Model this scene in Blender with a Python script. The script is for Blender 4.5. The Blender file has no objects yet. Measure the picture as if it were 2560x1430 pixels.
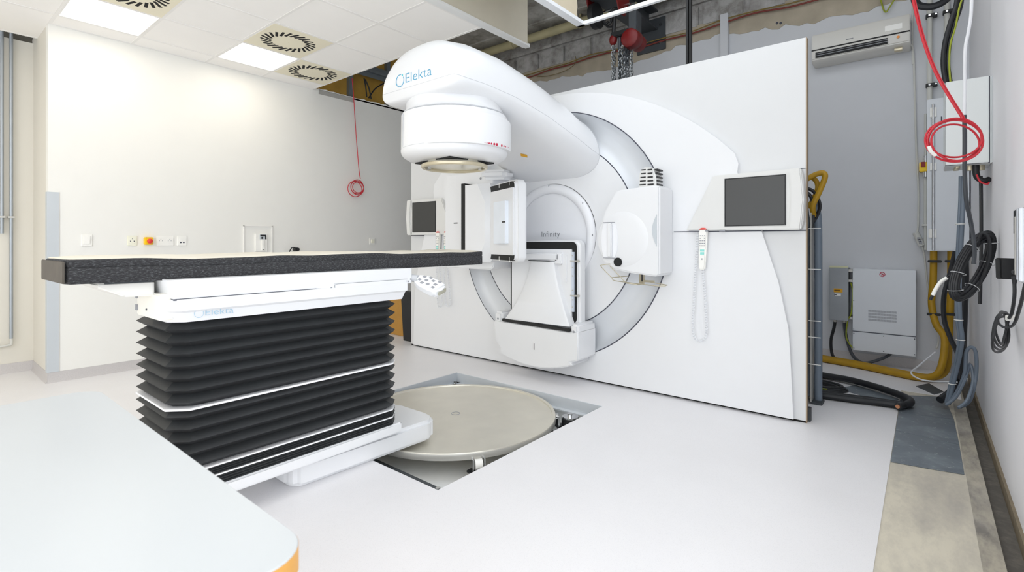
import bpy, bmesh, math, random
from mathutils import Vector, Matrix
random.seed(7)
SC = bpy.context.scene
COL = SC.collection
PI = math.pi

# ------------------------------------------------------------------ camera geometry (2560x1430 frame)
FPX, PX, HY, CH = 1260.0, 1280.0, 606.0, 1.2
AN = math.atan2(1540, 1260)
FW = (-math.cos(AN), math.sin(AN)); RT = (FW[1], -FW[0])
def _ray(u, v):
    s = (u-PX)/FPX; t = (HY-v)/FPX
    return (FW[0]+s*RT[0], FW[1]+s*RT[1], t)
def onz(u, v, z=0.0):
    d = _ray(u, v); k = (z-CH)/d[2]; return Vector((k*d[0], k*d[1], z))
def ony(u, v, y):
    d = _ray(u, v); k = y/d[1]; return Vector((k*d[0], y, CH+k*d[2]))
def onx(u, v, x):
    d = _ray(u, v); k = x/d[0]; return Vector((x, k*d[1], CH+k*d[2]))

# ------------------------------------------------------------------ materials
def lin(c):
    return tuple(((x/255/12.92) if x/255 <= .04045 else ((x/255+.055)/1.055)**2.4) for x in c)
MATS = {}
def mat(name, rgb, rough=.5, metal=0.0, var=0.03, vscale=6.0, bump=0.0, bscale=200.0, emit=0.0, coat=0.0, spec=.5, trans=0.0):
    m = bpy.data.materials.new(name); m.use_nodes = True
    nt = m.node_tree; N = nt.nodes; L = nt.links
    b = N['Principled BSDF']
    c = lin(rgb)
    tc = N.new('ShaderNodeTexCoord')
    no = N.new('ShaderNodeTexNoise'); no.inputs['Scale'].default_value = vscale; no.inputs['Detail'].default_value = 4
    L.new(tc.outputs['Object'], no.inputs['Vector'])
    rp = N.new('ShaderNodeValToRGB')
    rp.color_ramp.elements[0].position = .3; rp.color_ramp.elements[1].position = .7
    rp.color_ramp.elements[0].color = tuple(x*(1-var) for x in c)+(1,)
    rp.color_ramp.elements[1].color = tuple(min(1, x*(1+var)) for x in c)+(1,)
    L.new(no.outputs['Fac'], rp.inputs['Fac']); L.new(rp.outputs['Color'], b.inputs['Base Color'])
    b.inputs['Roughness'].default_value = rough; b.inputs['Metallic'].default_value = metal
    b.inputs['Specular IOR Level'].default_value = spec
    if coat: b.inputs['Coat Weight'].default_value = coat; b.inputs['Coat Roughness'].default_value = .12
    if trans: b.inputs['Transmission Weight'].default_value = trans
    if bump:
        n2 = N.new('ShaderNodeTexNoise'); n2.inputs['Scale'].default_value = bscale; n2.inputs['Detail'].default_value = 3
        L.new(tc.outputs['Object'], n2.inputs['Vector'])
        bp = N.new('ShaderNodeBump'); bp.inputs['Strength'].default_value = bump; bp.inputs['Distance'].default_value = .004
        L.new(n2.outputs['Fac'], bp.inputs['Height']); L.new(bp.outputs['Normal'], b.inputs['Normal'])
    if emit:
        b.inputs['Emission Color'].default_value = c+(1,); b.inputs['Emission Strength'].default_value = emit
    MATS[name] = m
    return m
def speckle(name, rgb, rgb2, scale, rough, amount=.5, bump=.1, stretch=(1,1,1), lo=.45, hi=.6, rgb3=None):
    """base colour with fine flecks of a second colour"""
    m = mat(name, rgb, rough, var=.015, vscale=2.5)
    nt = m.node_tree; N = nt.nodes; L = nt.links; b = N['Principled BSDF']
    base = b.inputs['Base Color'].links[0].from_socket
    tc = N['Texture Coordinate']
    mp = N.new('ShaderNodeMapping'); mp.inputs['Scale'].default_value = stretch
    L.new(tc.outputs['Object'], mp.inputs['Vector'])
    n = N.new('ShaderNodeTexNoise'); n.inputs['Scale'].default_value = scale; n.inputs['Detail'].default_value = 5; n.inputs['Roughness'].default_value = .7
    L.new(mp.outputs['Vector'], n.inputs['Vector'])
    r = N.new('ShaderNodeValToRGB'); r.color_ramp.elements[0].position = lo; r.color_ramp.elements[1].position = hi
    r.color_ramp.elements[0].color = (0,0,0,1); r.color_ramp.elements[1].color = (amount,)*3+(1,)
    L.new(n.outputs['Fac'], r.inputs['Fac'])
    mx = N.new('ShaderNodeMix'); mx.data_type = 'RGBA'
    L.new(r.outputs['Color'], mx.inputs['Factor']); L.new(base, mx.inputs['A']); mx.inputs['B'].default_value = lin(rgb2)+(1,)
    out = mx.outputs['Result']
    if rgb3:
        n3 = N.new('ShaderNodeTexNoise'); n3.inputs['Scale'].default_value = scale*.12; n3.inputs['Detail'].default_value = 6; n3.inputs['Roughness'].default_value = .65
        L.new(mp.outputs['Vector'], n3.inputs['Vector'])
        r3 = N.new('ShaderNodeValToRGB'); r3.color_ramp.elements[0].position = .48; r3.color_ramp.elements[1].position = .68
        r3.color_ramp.elements[0].color = (0,0,0,1); r3.color_ramp.elements[1].color = (.85,)*3+(1,)
        L.new(n3.outputs['Fac'], r3.inputs['Fac'])
        m3 = N.new('ShaderNodeMix'); m3.data_type = 'RGBA'
        L.new(r3.outputs['Color'], m3.inputs['Factor']); L.new(out, m3.inputs['A']); m3.inputs['B'].default_value = lin(rgb3)+(1,)
        out = m3.outputs['Result']
    L.new(out, b.inputs['Base Color'])
    if bump:
        bp = N.new('ShaderNodeBump'); bp.inputs['Strength'].default_value = bump; bp.inputs['Distance'].default_value = .003
        L.new(n.outputs['Fac'], bp.inputs['Height']); L.new(bp.outputs['Normal'], b.inputs['Normal'])
    return m

WHITE = mat('white_machine_paint', (232,233,235), .34, var=.004, coat=.15)
PANEL = mat('cover_panel_white', (220,221,222), .45, var=.006)
PLATE = mat('raised_plate_white', (233,234,236), .4, var=.004)
CHAN = mat('satin_grey_channel', (222,225,229), .35, metal=.12, var=.015, vscale=3)
BORE = mat('bore_pale_grey', (240,241,244), .4, var=.01)
BLUEG = mat('blue_grey_trim', (198,204,209), .4, var=.01)
SEAM = mat('seam_grey', (190,192,196), .6, var=.01)
DSEAM = mat('dark_seam', (70,72,84), .6)
BLACK = mat('black_plastic', (26,27,29), .5, var=.1)
GASK = mat('black_gasket', (18,20,20), .7, var=.1)
SCREEN = mat('dark_screen', (58,58,57), .28, var=.02)
MONGREY = mat('monitor_housing_grey', (224,224,222), .45, var=.01)
BELLOW = mat('black_bellows_fabric', (43,45,47), .55, var=.12, vscale=9)
TRIM = mat('white_strip', (240,240,242), .4)
FOAM = speckle('dark_speckled_foam', (44,44,46), (140,142,146), 260, .9, amount=.55, bump=.9, stretch=(1,.28,1.3), lo=.5, hi=.72)
SHEET = mat('beige_cover_sheet', (214,208,194), .7, var=.03, bump=.15, bscale=30)
PAPER = mat('brown_grey_end_wrap', (84,78,70), .7, var=.12, vscale=14, bump=.2, bscale=25)
WALLW = mat('warm_white_wall', (239,238,233), .6, var=.006, bump=.03, bscale=60)
WALLG = mat('wall_grey_white', (208,210,214), .65, var=.012, bump=.03, bscale=60)
WALLR = mat('wall_right_white', (236,236,240), .6, var=.008, bump=.03, bscale=60)
TILE = mat('ceiling_tile', (249,247,244), .8, var=.006, bump=.08, bscale=300)
GRID = mat('ceiling_grid_white', (240,238,235), .5)
VENTC = mat('vent_cream', (236,229,205), .5, var=.01)
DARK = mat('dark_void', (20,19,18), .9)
LAMP = mat('lamp_diffuser', (255,246,230), .5, var=0, emit=4.0)
VINYL = speckle('speckled_white_vinyl', (231,230,232), (196,195,198), 420, .42, amount=.6, bump=.02, lo=.55, hi=.68)
BASE = speckle('grey_speckled_baseboard', (205,201,200), (178,174,174), 420, .5, amount=.7, bump=.02)
CONC = speckle('dirty_concrete', (206,199,182), (150,146,140), 9, .8, amount=.4, bump=.3, lo=.42, hi=.7, stretch=(1.6,.6,1), rgb3=(158,153,147))
ROUGHC = speckle('rough_concrete', (182,181,180), (104,98,90), 5, .95, amount=.8, bump=.8, lo=.4, hi=.66, rgb3=(206,204,204))
SOOT = speckle('old_slab_concrete', (196,195,190), (120,116,106), 3, .95, amount=.8, bump=.5, lo=.42, hi=.66)
PLASTB = mat('bare_plaster_beige', (176,166,148), .9, var=.12, vscale=5, bump=.4, bscale=40)
STEELP = speckle('dusty_steel_plate', (104,112,120), (196,200,200), 34, .4, amount=.85, bump=.05, lo=.62, hi=.68, rgb3=(132,142,148))
STEEL = mat('brushed_steel', (222,218,206), .38, metal=.7, var=.04, vscale=5)
STEELE = mat('steel_edge', (196,194,188), .35, metal=.5, var=.05)
CHROME = mat('bright_chrome', (220,222,224), .18, metal=1.0)
BRASS = mat('dull_brass_ring', (206,196,170), .3, metal=.5, var=.05)
GLASSY = mat('head_window_film', (214,210,196), .25, var=.04)
GALV = mat('galvanised_frame', (208,213,218), .45, metal=.1, var=.03)
IRON = mat('dark_iron_beam', (74,78,82), .6, metal=.3, var=.08)
RED = mat('hoist_red', (112,10,12), .45, var=.06)
CHAIN = mat('zinc_chain', (150,154,156), .3, metal=.9)
REDC = mat('red_cable', (205,45,58), .4, var=.05)
WHITEC = mat('white_cable', (232,234,238), .45)
BLACKC = mat('black_cable', (28,30,34), .45, var=.1)
GREYC = mat('blue_grey_cable', (112,124,138), .45, var=.04)
DGREYC = mat('dark_grey_cable', (62,66,72), .45, var=.06)
YELC = mat('yellow_corrugated_hose', (176,136,14), .5, var=.08, vscale=12)
GYC = mat('green_yellow_wire', (150,160,40), .5)
PVC = mat('beige_pvc_pipe', (206,206,200), .5, var=.02)
OLDPIPE = mat('old_cream_pipe', (188,180,142), .45, var=.08)
CAB = mat('grey_cabinet_paint', (224,228,233), .38, var=.01, bump=.04, bscale=400)
CABL = mat('light_cabinet_paint', (222,226,226), .4, var=.01)
MBOX = mat('grey_metal_box', (160,164,168), .42, metal=.5, var=.05)
ACW = mat('ac_off_white', (216,214,208), .45, var=.01)
SOCK = mat('switch_white', (246,245,240), .4)
SOCKC = mat('switch_ivory', (240,239,222), .4)
YEL = mat('estop_yellow', (246,206,20), .45)
REDB = mat('button_red', (228,60,48), .35)
PURP = mat('purple_plastic', (96,70,150), .5, var=.04)
CARD = mat('brown_cardboard', (188,140,66), .8, var=.08)
OAK = mat('oak_edge_band', (206,150,70), .5, var=.08, vscale=20)
TABLEW = mat('white_laminate', (188,192,195), .32, var=.004)
INSUL = mat('yellow_insulation', (178,140,62), .95, var=.16, vscale=4, bump=.6, bscale=30)
STUD = mat('galvanised_stud', (128,136,142), .45, metal=.6, var=.05)
DRYW = mat('bare_drywall_beige', (206,200,184), .85, var=.03)
LBLUE = mat('logo_blue', (70,160,196), .4)
LCYAN = mat('logo_cyan', (70,195,205), .4)
LGREY = mat('lettering_grey', (128,130,134), .5)
LPALE = mat('logo_pale_blue', (150,186,208), .4)
DOTR = mat('dot_red', (190,28,64), .4)
STICK = mat('sticker_yellow', (226,168,30), .5)
GREYB = mat('key_grey', (150,152,158), .5)
TEAL = mat('key_teal', (150,222,214), .5)
COPPER = mat('copper_end', (214,150,110), .35, metal=.6)
GLINT = mat('clear_wrap', (210,212,214), .2, var=.05)
TIMBER = mat('brown_timber_edge', (132,120,100), .8, var=.15, vscale=18)
ORANGE = mat('orange_led', (240,150,60), .4)
WIRE = mat('stainless_wire', (190,182,160), .3, metal=.7)

# ------------------------------------------------------------------ mesh building
class MB:
    def __init__(s, M=None): s.v = []; s.f = []; s.M = M
    def add(s, vs, fs):
        o = len(s.v)
        for p in vs:
            p = Vector(p); s.v.append(s.M @ p if s.M else p)
        s.f += [tuple(i+o for i in f) for f in fs]
        return s
    def bm(s, bm):
        bm.verts.index_update()
        s.add([v.co.copy() for v in bm.verts], [[v.index for v in f.verts] for f in bm.faces]); bm.free(); return s
    def box(s, x0, x1, y0, y1, z0, z1, bev=0, seg=2):
        return s.prism([(x0,y0),(x1,y0),(x1,y1),(x0,y1)], 'z', z0, z1, bev, seg)
    def prism(s, pts, axis, a, b, bev=0, seg=2, ang=20):
        def P(p, h):
            return {'z': (p[0],p[1],h), 'y': (p[0],h,p[1]), 'x': (h,p[0],p[1])}[axis]
        bm = bmesh.new()
        lo = [bm.verts.new(P(p, a)) for p in pts]; hi = [bm.verts.new(P(p, b)) for p in pts]
        bm.faces.new(lo); bm.faces.new(hi)
        n = len(pts)
        for i in range(n): bm.faces.new((lo[i], lo[(i+1)%n], hi[(i+1)%n], hi[i]))
        bmesh.ops.recalc_face_normals(bm, faces=bm.faces)
        if bev:
            es = [e for e in bm.edges if len(e.link_faces)==2 and e.calc_face_angle(0) > math.radians(ang)]
            bmesh.ops.bevel(bm, geom=es, offset=bev, segments=seg, affect='EDGES', clamp_overlap=True)
        return s.bm(bm)
    def cyl(s, p0, p1, r, n=16, r2=None, caps=True):
        p0 = Vector(p0); p1 = Vector(p1); d = (p1-p0).normalized()
        a = d.orthogonal().normalized(); b = d.cross(a); r2 = r if r2 is None else r2
        vs = []
        for p, rr in ((p0,r),(p1,r2)):
            for i in range(n):
                t = 2*PI*i/n; vs.append(p+a*(rr*math.cos(t))+b*(rr*math.sin(t)))
        fs = [(i,(i+1)%n,n+(i+1)%n,n+i) for i in range(n)]
        if caps: fs += [tuple(range(n-1,-1,-1)), tuple(range(n,2*n))]
        return s.add(vs, fs)
    def tube(s, pts, r, n=8, smooth=6, closed=False):
        P = [Vector(p) for p in pts]
        if smooth and len(P) > 2: P = spline(P, smooth, closed)
        m = len(P); vs = []; fs = []
        t0 = (P[1]-P[0]).normalized(); a = t0.orthogonal().normalized()
        for i, p in enumerate(P):
            if closed: t = (P[(i+1)%m]-P[i-1]).normalized()
            else: t = (P[min(i+1,m-1)]-P[max(i-1,0)]).normalized()
            a = (a - t*a.dot(t)); a = a.normalized() if a.length > 1e-6 else t.orthogonal().normalized()
            b = t.cross(a)
            for k in range(n):
                q = 2*PI*k/n; vs.append(p+a*(r*math.cos(q))+b*(r*math.sin(q)))
        for i in range(m if closed else m-1):
            j = (i+1)%m
            for k in range(n):
                fs.append((i*n+k, i*n+(k+1)%n, j*n+(k+1)%n, j*n+k))
        if not closed: fs += [tuple(range(n-1,-1,-1)), tuple((m-1)*n+k for k in range(n))]
        return s.add(vs, fs)
    def lathe(s, prof, c, axis='z', n=64, cap0=False, cap1=False):
        """prof: list of (radius, height along axis)"""
        vs = []; fs = []; c = Vector(c)
        for r, h in prof:
            for i in range(n):
                t = 2*PI*i/n; x = r*math.cos(t); y = r*math.sin(t)
                vs.append(c+Vector({'z': (x,y,h), 'y': (x,h,y), 'x': (h,x,y)}[axis]))
        for j in range(len(prof)-1):
            for i in range(n): fs.append((j*n+i, j*n+(i+1)%n, (j+1)*n+(i+1)%n, (j+1)*n+i))
        if cap0: fs.append(tuple(range(n-1,-1,-1)))
        if cap1: fs.append(tuple((len(prof)-1)*n+i for i in range(n)))
        return s.add(vs, fs)
    def loft(s, rings, caps=True, closed=True):
        n = len(rings[0]); vs = [p for r in rings for p in r]; fs = []
        for j in range(len(rings)-1):
            for i in range(n if closed else n-1):
                fs.append((j*n+i, j*n+(i+1)%n, (j+1)*n+(i+1)%n, (j+1)*n+i))
        if caps: fs += [tuple(range(n-1,-1,-1)), tuple((len(rings)-1)*n+i for i in range(n))]
        return s.add(vs, fs)
    def torus(s, c, R, r, ax, n=14, m=6, sx=1, up=None, flat=1):
        c = Vector(c); ax = Vector(ax).normalized(); a = Vector(up) if up else ax.orthogonal().normalized(); b = ax.cross(a)
        vs = []; fs = []
        for i in range(n):
            t = 2*PI*i/n; d = a*math.cos(t)*sx+b*math.sin(t)*flat
            for k in range(m):
                q = 2*PI*k/m; vs.append(c+d*R+(a*math.cos(t)+b*math.sin(t))*(r*math.cos(q))+ax*(r*math.sin(q)))
        for i in range(n):
            for k in range(m):
                fs.append((i*m+k, i*m+(k+1)%m, ((i+1)%n)*m+(k+1)%m, ((i+1)%n)*m+k))
        return s.add(vs, fs)
    def sphere(s, c, r, n=16, m=10, sc=(1,1,1)):
        prof = []
        vs = []; fs = []; c = Vector(c)
        for j in range(m+1):
            ph = PI*j/m
            for i in range(n):
                t = 2*PI*i/n
                vs.append(c+Vector((r*sc[0]*math.sin(ph)*math.cos(t), r*sc[1]*math.sin(ph)*math.sin(t), r*sc[2]*math.cos(ph))))
        for j in range(m):
            for i in range(n): fs.append((j*n+i, (j+1)*n+i, (j+1)*n+(i+1)%n, j*n+(i+1)%n))
        return s.add(vs, fs)
def spline(P, k, closed=False):
    out = []; n = len(P)
    for i in range(n if closed else n-1):
        if closed: p0, p1, p2, p3 = P[i-1], P[i], P[(i+1)%n], P[(i+2)%n]
        else: p0, p1, p2, p3 = P[max(i-1,0)], P[i], P[i+1], P[min(i+2,n-1)]
        for j in range(k):
            t = j/k
            out.append(.5*((2*p1)+(p2-p0)*t+(2*p0-5*p1+4*p2-p3)*t*t+(3*p1-p0-3*p2+p3)*t**3))
    if not closed: out.append(P[-1])
    return out

WLOC = {}
def obj(name, mb, m, parent=None, sharp=38, label=None, cat=None, group=None, kind=None, flat=False):
    me = bpy.data.meshes.new(name)
    lo = Vector((min(v[i] for v in mb.v) for i in range(3))); hi = Vector((max(v[i] for v in mb.v) for i in range(3)))
    c = (lo+hi)/2
    if parent is None and kind is None: c.z = lo.z
    me.from_pydata([v-c for v in mb.v], [], mb.f)
    bm = bmesh.new(); bm.from_mesh(me); bmesh.ops.remove_doubles(bm, verts=bm.verts, dist=1e-6)
    bmesh.ops.recalc_face_normals(bm, faces=bm.faces); bm.to_mesh(me); bm.free()
    me.materials.append(m)
    if not flat:
        me.shade_smooth(); me.set_sharp_from_angle(angle=math.radians(sharp))
    o = bpy.data.objects.new(name, me); COL.objects.link(o)
    pl = WLOC[parent.name] if parent else Vector((0,0,0))
    if parent: o.parent = parent
    o.location = c-pl; WLOC[o.name] = c
    tag(o, label, cat, group, kind)
    return o
def pieces(name, mb, m, parent, sharp=38):
    """every separate piece of the builder becomes a part of its own"""
    up = list(range(len(mb.v)))
    def find(i):
        while up[i] != i: up[i] = up[up[i]]; i = up[i]
        return i
    for f in mb.f:
        a = find(f[0])
        for i in f[1:]: up[find(i)] = a
    groups = {}
    for f in mb.f: groups.setdefault(find(f[0]), []).append(f)
    for fs in groups.values():
        ids = sorted({i for f in fs for i in f}); ix = {j: k for k, j in enumerate(ids)}
        p = MB(); p.add([mb.v[i] for i in ids], [[ix[i] for i in f] for f in fs]); obj(name, p, m, parent, sharp)
def tag(o, label=None, cat=None, group=None, kind=None):
    if label: o['label'] = label
    if cat: o['category'] = cat
    if group: o['group'] = group
    if kind: o['kind'] = kind
    return o
def thing(name, loc, label, cat, group=None):
    o = bpy.data.objects.new(name, None); COL.objects.link(o); o.location = loc; o.empty_display_size = .1
    WLOC[o.name] = Vector(loc); return tag(o, label, cat, group)
def struct(name, mb, m, flat=False, sharp=38):
    return obj(name, mb, m, kind='structure', flat=flat, sharp=sharp)
def dup(root, delta, label, group=None):
    r = root.copy(); COL.objects.link(r); r.location = root.location+Vector(delta); r['label'] = label
    if group: r['group'] = group
    for ch in list(root.children):
        c = ch.copy(); COL.objects.link(c); c.parent = r
        for g in list(ch.children):
            d = g.copy(); COL.objects.link(d); d.parent = c
    return r
def text_mb(body, size, M, extrude=.0006, spacing=1.0, bold=0.0):
    cu = bpy.data.curves.new('lettering', 'FONT'); cu.body = body; cu.size = size; cu.extrude = extrude; cu.space_character = spacing
    cu.offset = bold; cu.resolution_u = 4
    o = bpy.data.objects.new('lettering', cu); COL.objects.link(o)
    dg = bpy.context.evaluated_depsgraph_get(); dg.update()
    me = bpy.data.meshes.new_from_object(o.evaluated_get(dg))
    mb = MB(M); mb.add([v.co.copy() for v in me.vertices], [tuple(p.vertices) for p in me.polygons])
    bpy.data.objects.remove(o); bpy.data.curves.remove(cu); bpy.data.meshes.remove(me)
    return mb
def frame(o, x, y):
    """matrix whose local x,y axes are the given world directions"""
    x = Vector(x).normalized(); y = Vector(y).normalized(); z = x.cross(y)
    return Matrix(((x.x,y.x,z.x,o[0]),(x.y,y.y,z.y,o[1]),(x.z,y.z,z.z,o[2]),(0,0,0,1)))
def arc(cx, cz, r, a0, a1, n):
    return [(cx+r*math.cos(math.radians(a0+(a1-a0)*i/n)), cz+r*math.sin(math.radians(a0+(a1-a0)*i/n))) for i in range(n+1)]
def rrect(x0, x1, z0, z1, r, n=6):
    return arc(x1-r,z0+r,r,-90,0,n)+arc(x1-r,z1-r,r,0,90,n)+arc(x0+r,z1-r,r,90,180,n)+arc(x0+r,z0+r,r,180,270,n)

# ================================================================== THE SETTING
XL, XR, YB, YF, XA = -5.78, .315, 6.15, -3.2, -6.51
ZC, ZS = 3.065, 4.35
PX0, PX1, PY0, PY1 = -3.345, -1.825, 1.662, 3.28      # pit opening
VX = -.145                                            # right edge of the vinyl
fl = MB()
fl.box(XA-.1, PX0, YF-.1, YB+.1, -.012, 0); fl.box(PX1, VX, YF-.1, YB+.1, -.012, 0)
fl.box(PX0, PX1, YF-.1, PY0, -.012, 0); fl.box(PX0, PX1, PY1, YB+.1, -.012, 0)
fl.box(VX, .22, 5.17, YB+.1, -.012, 0)
struct('floor', fl, VINYL)
sb = MB()
sb.box(VX, .166, YF-.1, 5.17, -.12, -.004)
struct('floor_concrete', sb, CONC)
sb = MB(); sb.box(.166, .235, YF-.1, 5.17, -.12, -.0045); sb.box(.22,.235,5.17,YB+.1,-.12,-.0045)
struct('floor_concrete_edge', sb, speckle('stained_concrete', (172,165,150), (96,93,94), 7, .85, amount=.75, bump=.4, lo=.4, hi=.66, stretch=(1.4,.5,1), rgb3=(198,192,180)))
ch = MB(); ch.box(.235, XR, YF-.1, YB+.1, -.12, -.055)
struct('floor_channel', ch, speckle('dusty_dark_concrete', (104,100,94), (140,134,124), 18, .85, amount=.6, bump=.3, lo=.45, hi=.7))
tb = MB(); tb.box(.303, XR+.002, YF-.1, YB, -.055, .010)
struct('trim_1', tb, TIMBER)
# pit: walls and bottom
pb = MB(); D = -.18
pb.box(PX0-.05, PX1+.05, PY0-.05, PY1+.05, D-.05, D)
pb.box(PX0-.05, PX0, PY0-.05, PY1+.05, D, -.012); pb.box(PX1, PX1+.05, PY0-.05, PY1+.05, D, -.012)
pb.box(PX0, PX1, PY0-.05, PY0, D, -.012); pb.box(PX0, PX1, PY1, PY1+.05, D, -.012)
struct('floor_pit', pb, mat('pit_grey_paint', (238,239,238), .6, var=.04))
fr = MB()
fr.box(PX0, PX0+.008, PY0, PY1, -.085, -.001); fr.box(PX0, PX1, PY1-.008, PY1, -.085, -.001)
fr.box(PX0, PX0+.05, PY0, PY1, -.095, -.085); fr.box(PX0, PX1, PY1-.05, PY1, -.095, -.085)
struct('trim_2', fr, GALV)
fr = MB(); fr.box(PX0, PX1, 1.785, 1.825, -.125, -.10)
struct('trim_3', fr, IRON)

w = MB(); w.box(XL-.1, XL, .82, YB+.1, 0, 3.088)
# crumbled top edge
xs = [3.3+i*.05 for i in range(57)]
pts = [(3.3,3.07)]+[(y, 3.093+random.uniform(0,.018)) for y in xs]+[(6.15,3.07)]
w.prism(pts, 'x', XL-.1, XL)
struct('wall_left', w, WALLW, flat=True)
w = MB(); w.box(XL-.17, XL-.12, 3.1, YB+.1, 2.9, ZS); struct('wall_left_upper', w, INSUL)
WALLC = mat('recess_cream_wall', (222,218,208), .6, var=.006)
w = MB(); w.box(XA-.1, XL-.1, .82, .92, 0, ZC+.06); struct('wall_recess_side', w, WALLC)
w = MB(); w.box(XA-.1, XL-.1, .84, .92, ZC+.06, ZS); w.box(XL-.1, XL, .84, .92, 3.1, ZS); struct('wall_recess_side_upper', w, MATS['plenum_grey_brown'] if 'plenum_grey_brown' in MATS else DARK)  # near-black colour holds the shade of the unlit ceiling void
w = MB(); w.box(XA-.1, XA, YF-.1, .82, 0, ZC+.012); struct('wall_recess', w, WALLC)
w = MB(); w.box(XA-.16, XA-.06, YF-.1, .9, ZC+.012, ZS); struct('wall_recess_upper', w, mat('plenum_grey_brown', (112,108,98), .9, var=.08))  # darker band above the ceiling, plenum shade put into the colour
w = MB(); w.box(XL-.12, XR+.1, YB, YB+.1, 0, 3.665); struct('wall_back', w, WALLG)
w = MB(); w.box(XR, XR+.1, 1.5, YB+.1, 0, ZS); struct('wall_right', w, WALLR)
w = MB(); w.box(XA-.1, -3.9, YF-.1, YF, 0, ZC); struct('wall_front', w, WALLW)
# rough band above the plaster on the back wall
w = MB(); w.box(XL-.12, XR+.1, YB+.02, YB+.12, 3.66, ZS)
x = XL-.1
while x < XR:
    wd = random.uniform(.4,.52)
    w.box(x+.03, min(x+wd,XR+.1)-.03, YB-.015, YB+.03, 3.80+random.uniform(-.01,.01), 4.06, .012)
    x += wd
w.box(XL-.12, XR+.1, YB-.02, YB+.03, 4.09, 4.13)
struct('wall_back_masonry', w, ROUGHC, sharp=30)
w = MB()
top = []; bot = []
n = 90
for i in range(n+1):
    xx = XL+.0+(XR-XL)*i/n
    top.append((xx, 3.83)); bot.append((xx, 3.60+.045*math.sin(xx*2.3)+random.uniform(-.025,.025)+(.0 if xx<-2 else -.06*(xx+2)/2.3)))
w.prism(bot+top[::-1], 'y', YB-.006, YB+.03); struct('trim_4', w, PLASTB, flat=True)
w = MB(); w.box(XA-.1, XR+.1, 4.2, YB+.12, ZS, ZS+.15); w.box(XA-.1, -2.9, YF, 4.2, ZS, ZS+.15); w.box(-2.9, XR+.1, YF, 1.4, ZS, ZS+.15)
for i in range(2): w.box(XA, XR, 4.75+i*1.05, 4.79+i*1.05, ZS-.02, ZS)
struct('ceiling_slab', w, SOOT)

# baseboards (coved vinyl up-stand)
BH = .088
b = MB(); b.prism([(XL+.0,0),(XL+.018,0),(XL+.006,.02),(XL+.004,BH),(XL,BH)], 'y', .816, 5.9); struct('baseboard_left', b, BASE)
b = MB(); b.prism([(.82,0),(.802,0),(.814,.02),(.816,BH),(.82,BH)], 'x', XA, XL+.006); struct('baseboard_recess_side', b, BASE)
b = MB(); b.prism([(XA,0),(XA+.018,0),(XA+.006,.02),(XA+.004,BH),(XA,BH)], 'y', YF, .82); struct('baseboard_recess', b, BASE)
b = MB(); b.box(XL, XR, YB-.006, YB, 0, .09); struct('baseboard_back', b, BASE)

# suspended ceiling: tiles in a white grid.  grid lines every .6 m or so
gx = [XA, -6.28, XL, -5.515, -4.91, -4.272, -3.60, -2.985]
gy = [-3.2, -2.38, -1.78, -1.18, -.58, .02, .235, .83, 1.405, 2.03, 2.605, 3.215]
gy = [-3.2, -2.77, -2.17, -1.57, -.97, -.37, .235, .83, 1.405, 2.03, 2.605, 3.215]
LIGHTS = {(3,7),(3,9)}; VENTS = {(4,7),(4,9),(3,10)}
# unseen lamps of the same kind, added behind the camera to light the room
LIGHTS |= {(3,2),(3,4),(5,3),(6,1)}
til = MB(); grd = MB()
def cells():
    for i in range(len(gx)-1):
        for j in range(len(gy)-1):
            if gx[i] < XL-.3 and gy[j] >= .8: continue
            yield i, j
for i, j in cells():
    x0, x1, y0, y1 = gx[i], gx[i+1], gy[j], gy[j+1]
    if i == 1 and gy[j+1] <= .84 and j == 6: pass
    if (i,j) in LIGHTS or (i,j) in VENTS: continue
    yy0 = y0
    g = .007
    if i == 0:
        if j < 6: til.box(x0, x1-g, y0+g, y1-g, ZC+.004, ZC+.02)
        continue                                            # open gap along the recess wall
    if i == 1: x1 = gx[3]
    if i == 2 and y1 <= .84: continue
    til.box(x0+g, x1-g, y0+g, y1-g, ZC+.004, ZC+.02)
for x in gx[1:]:
    y0, y1 = (YF, .83) if x < XL-.3 else (.83 if x == XL else YF, 3.222)
    grd.box(x-.012, x+.012, y0, y1, ZC, ZC+.03)
for y in gy[1:]:
    x0 = -6.28 if y < .9 else XL
    grd.box(x0, gx[-1]+.012, y-.012, y+.012, ZC+.0008, ZC+.03)
# right part of the ceiling, behind and above the camera
rx = [-2.985, -2.38, -1.77, -1.16, -.55, XR]
LR = {(1,5),(3,5),(1,2),(3,2)}  # cells given unseen lamps, added to brighten the room
RLIGHT = []
for i in range(len(rx)-1):
    for j in range(len(gy)-1):
        if gy[j] > .5: continue
        x0, x1, y0, y1 = rx[i], rx[i+1], gy[j], gy[j+1]
        if (i,j) in LR: RLIGHT.append((x0,x1,y0,y1)); continue
        til.box(x0+.007, x1-.007, y0+.007, y1-.007, ZC+.004, ZC+.02)
for x in rx[1:]: grd.box(x-.012, x+.012, YF, .83, ZC, ZC+.03)
for y in gy[1:8]: grd.box(rx[0], XR, y-.012, y+.012, ZC+.0008, ZC+.03)
struct('ceiling', til, TILE)
struct('ceiling_grid', grd, GRID)
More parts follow.
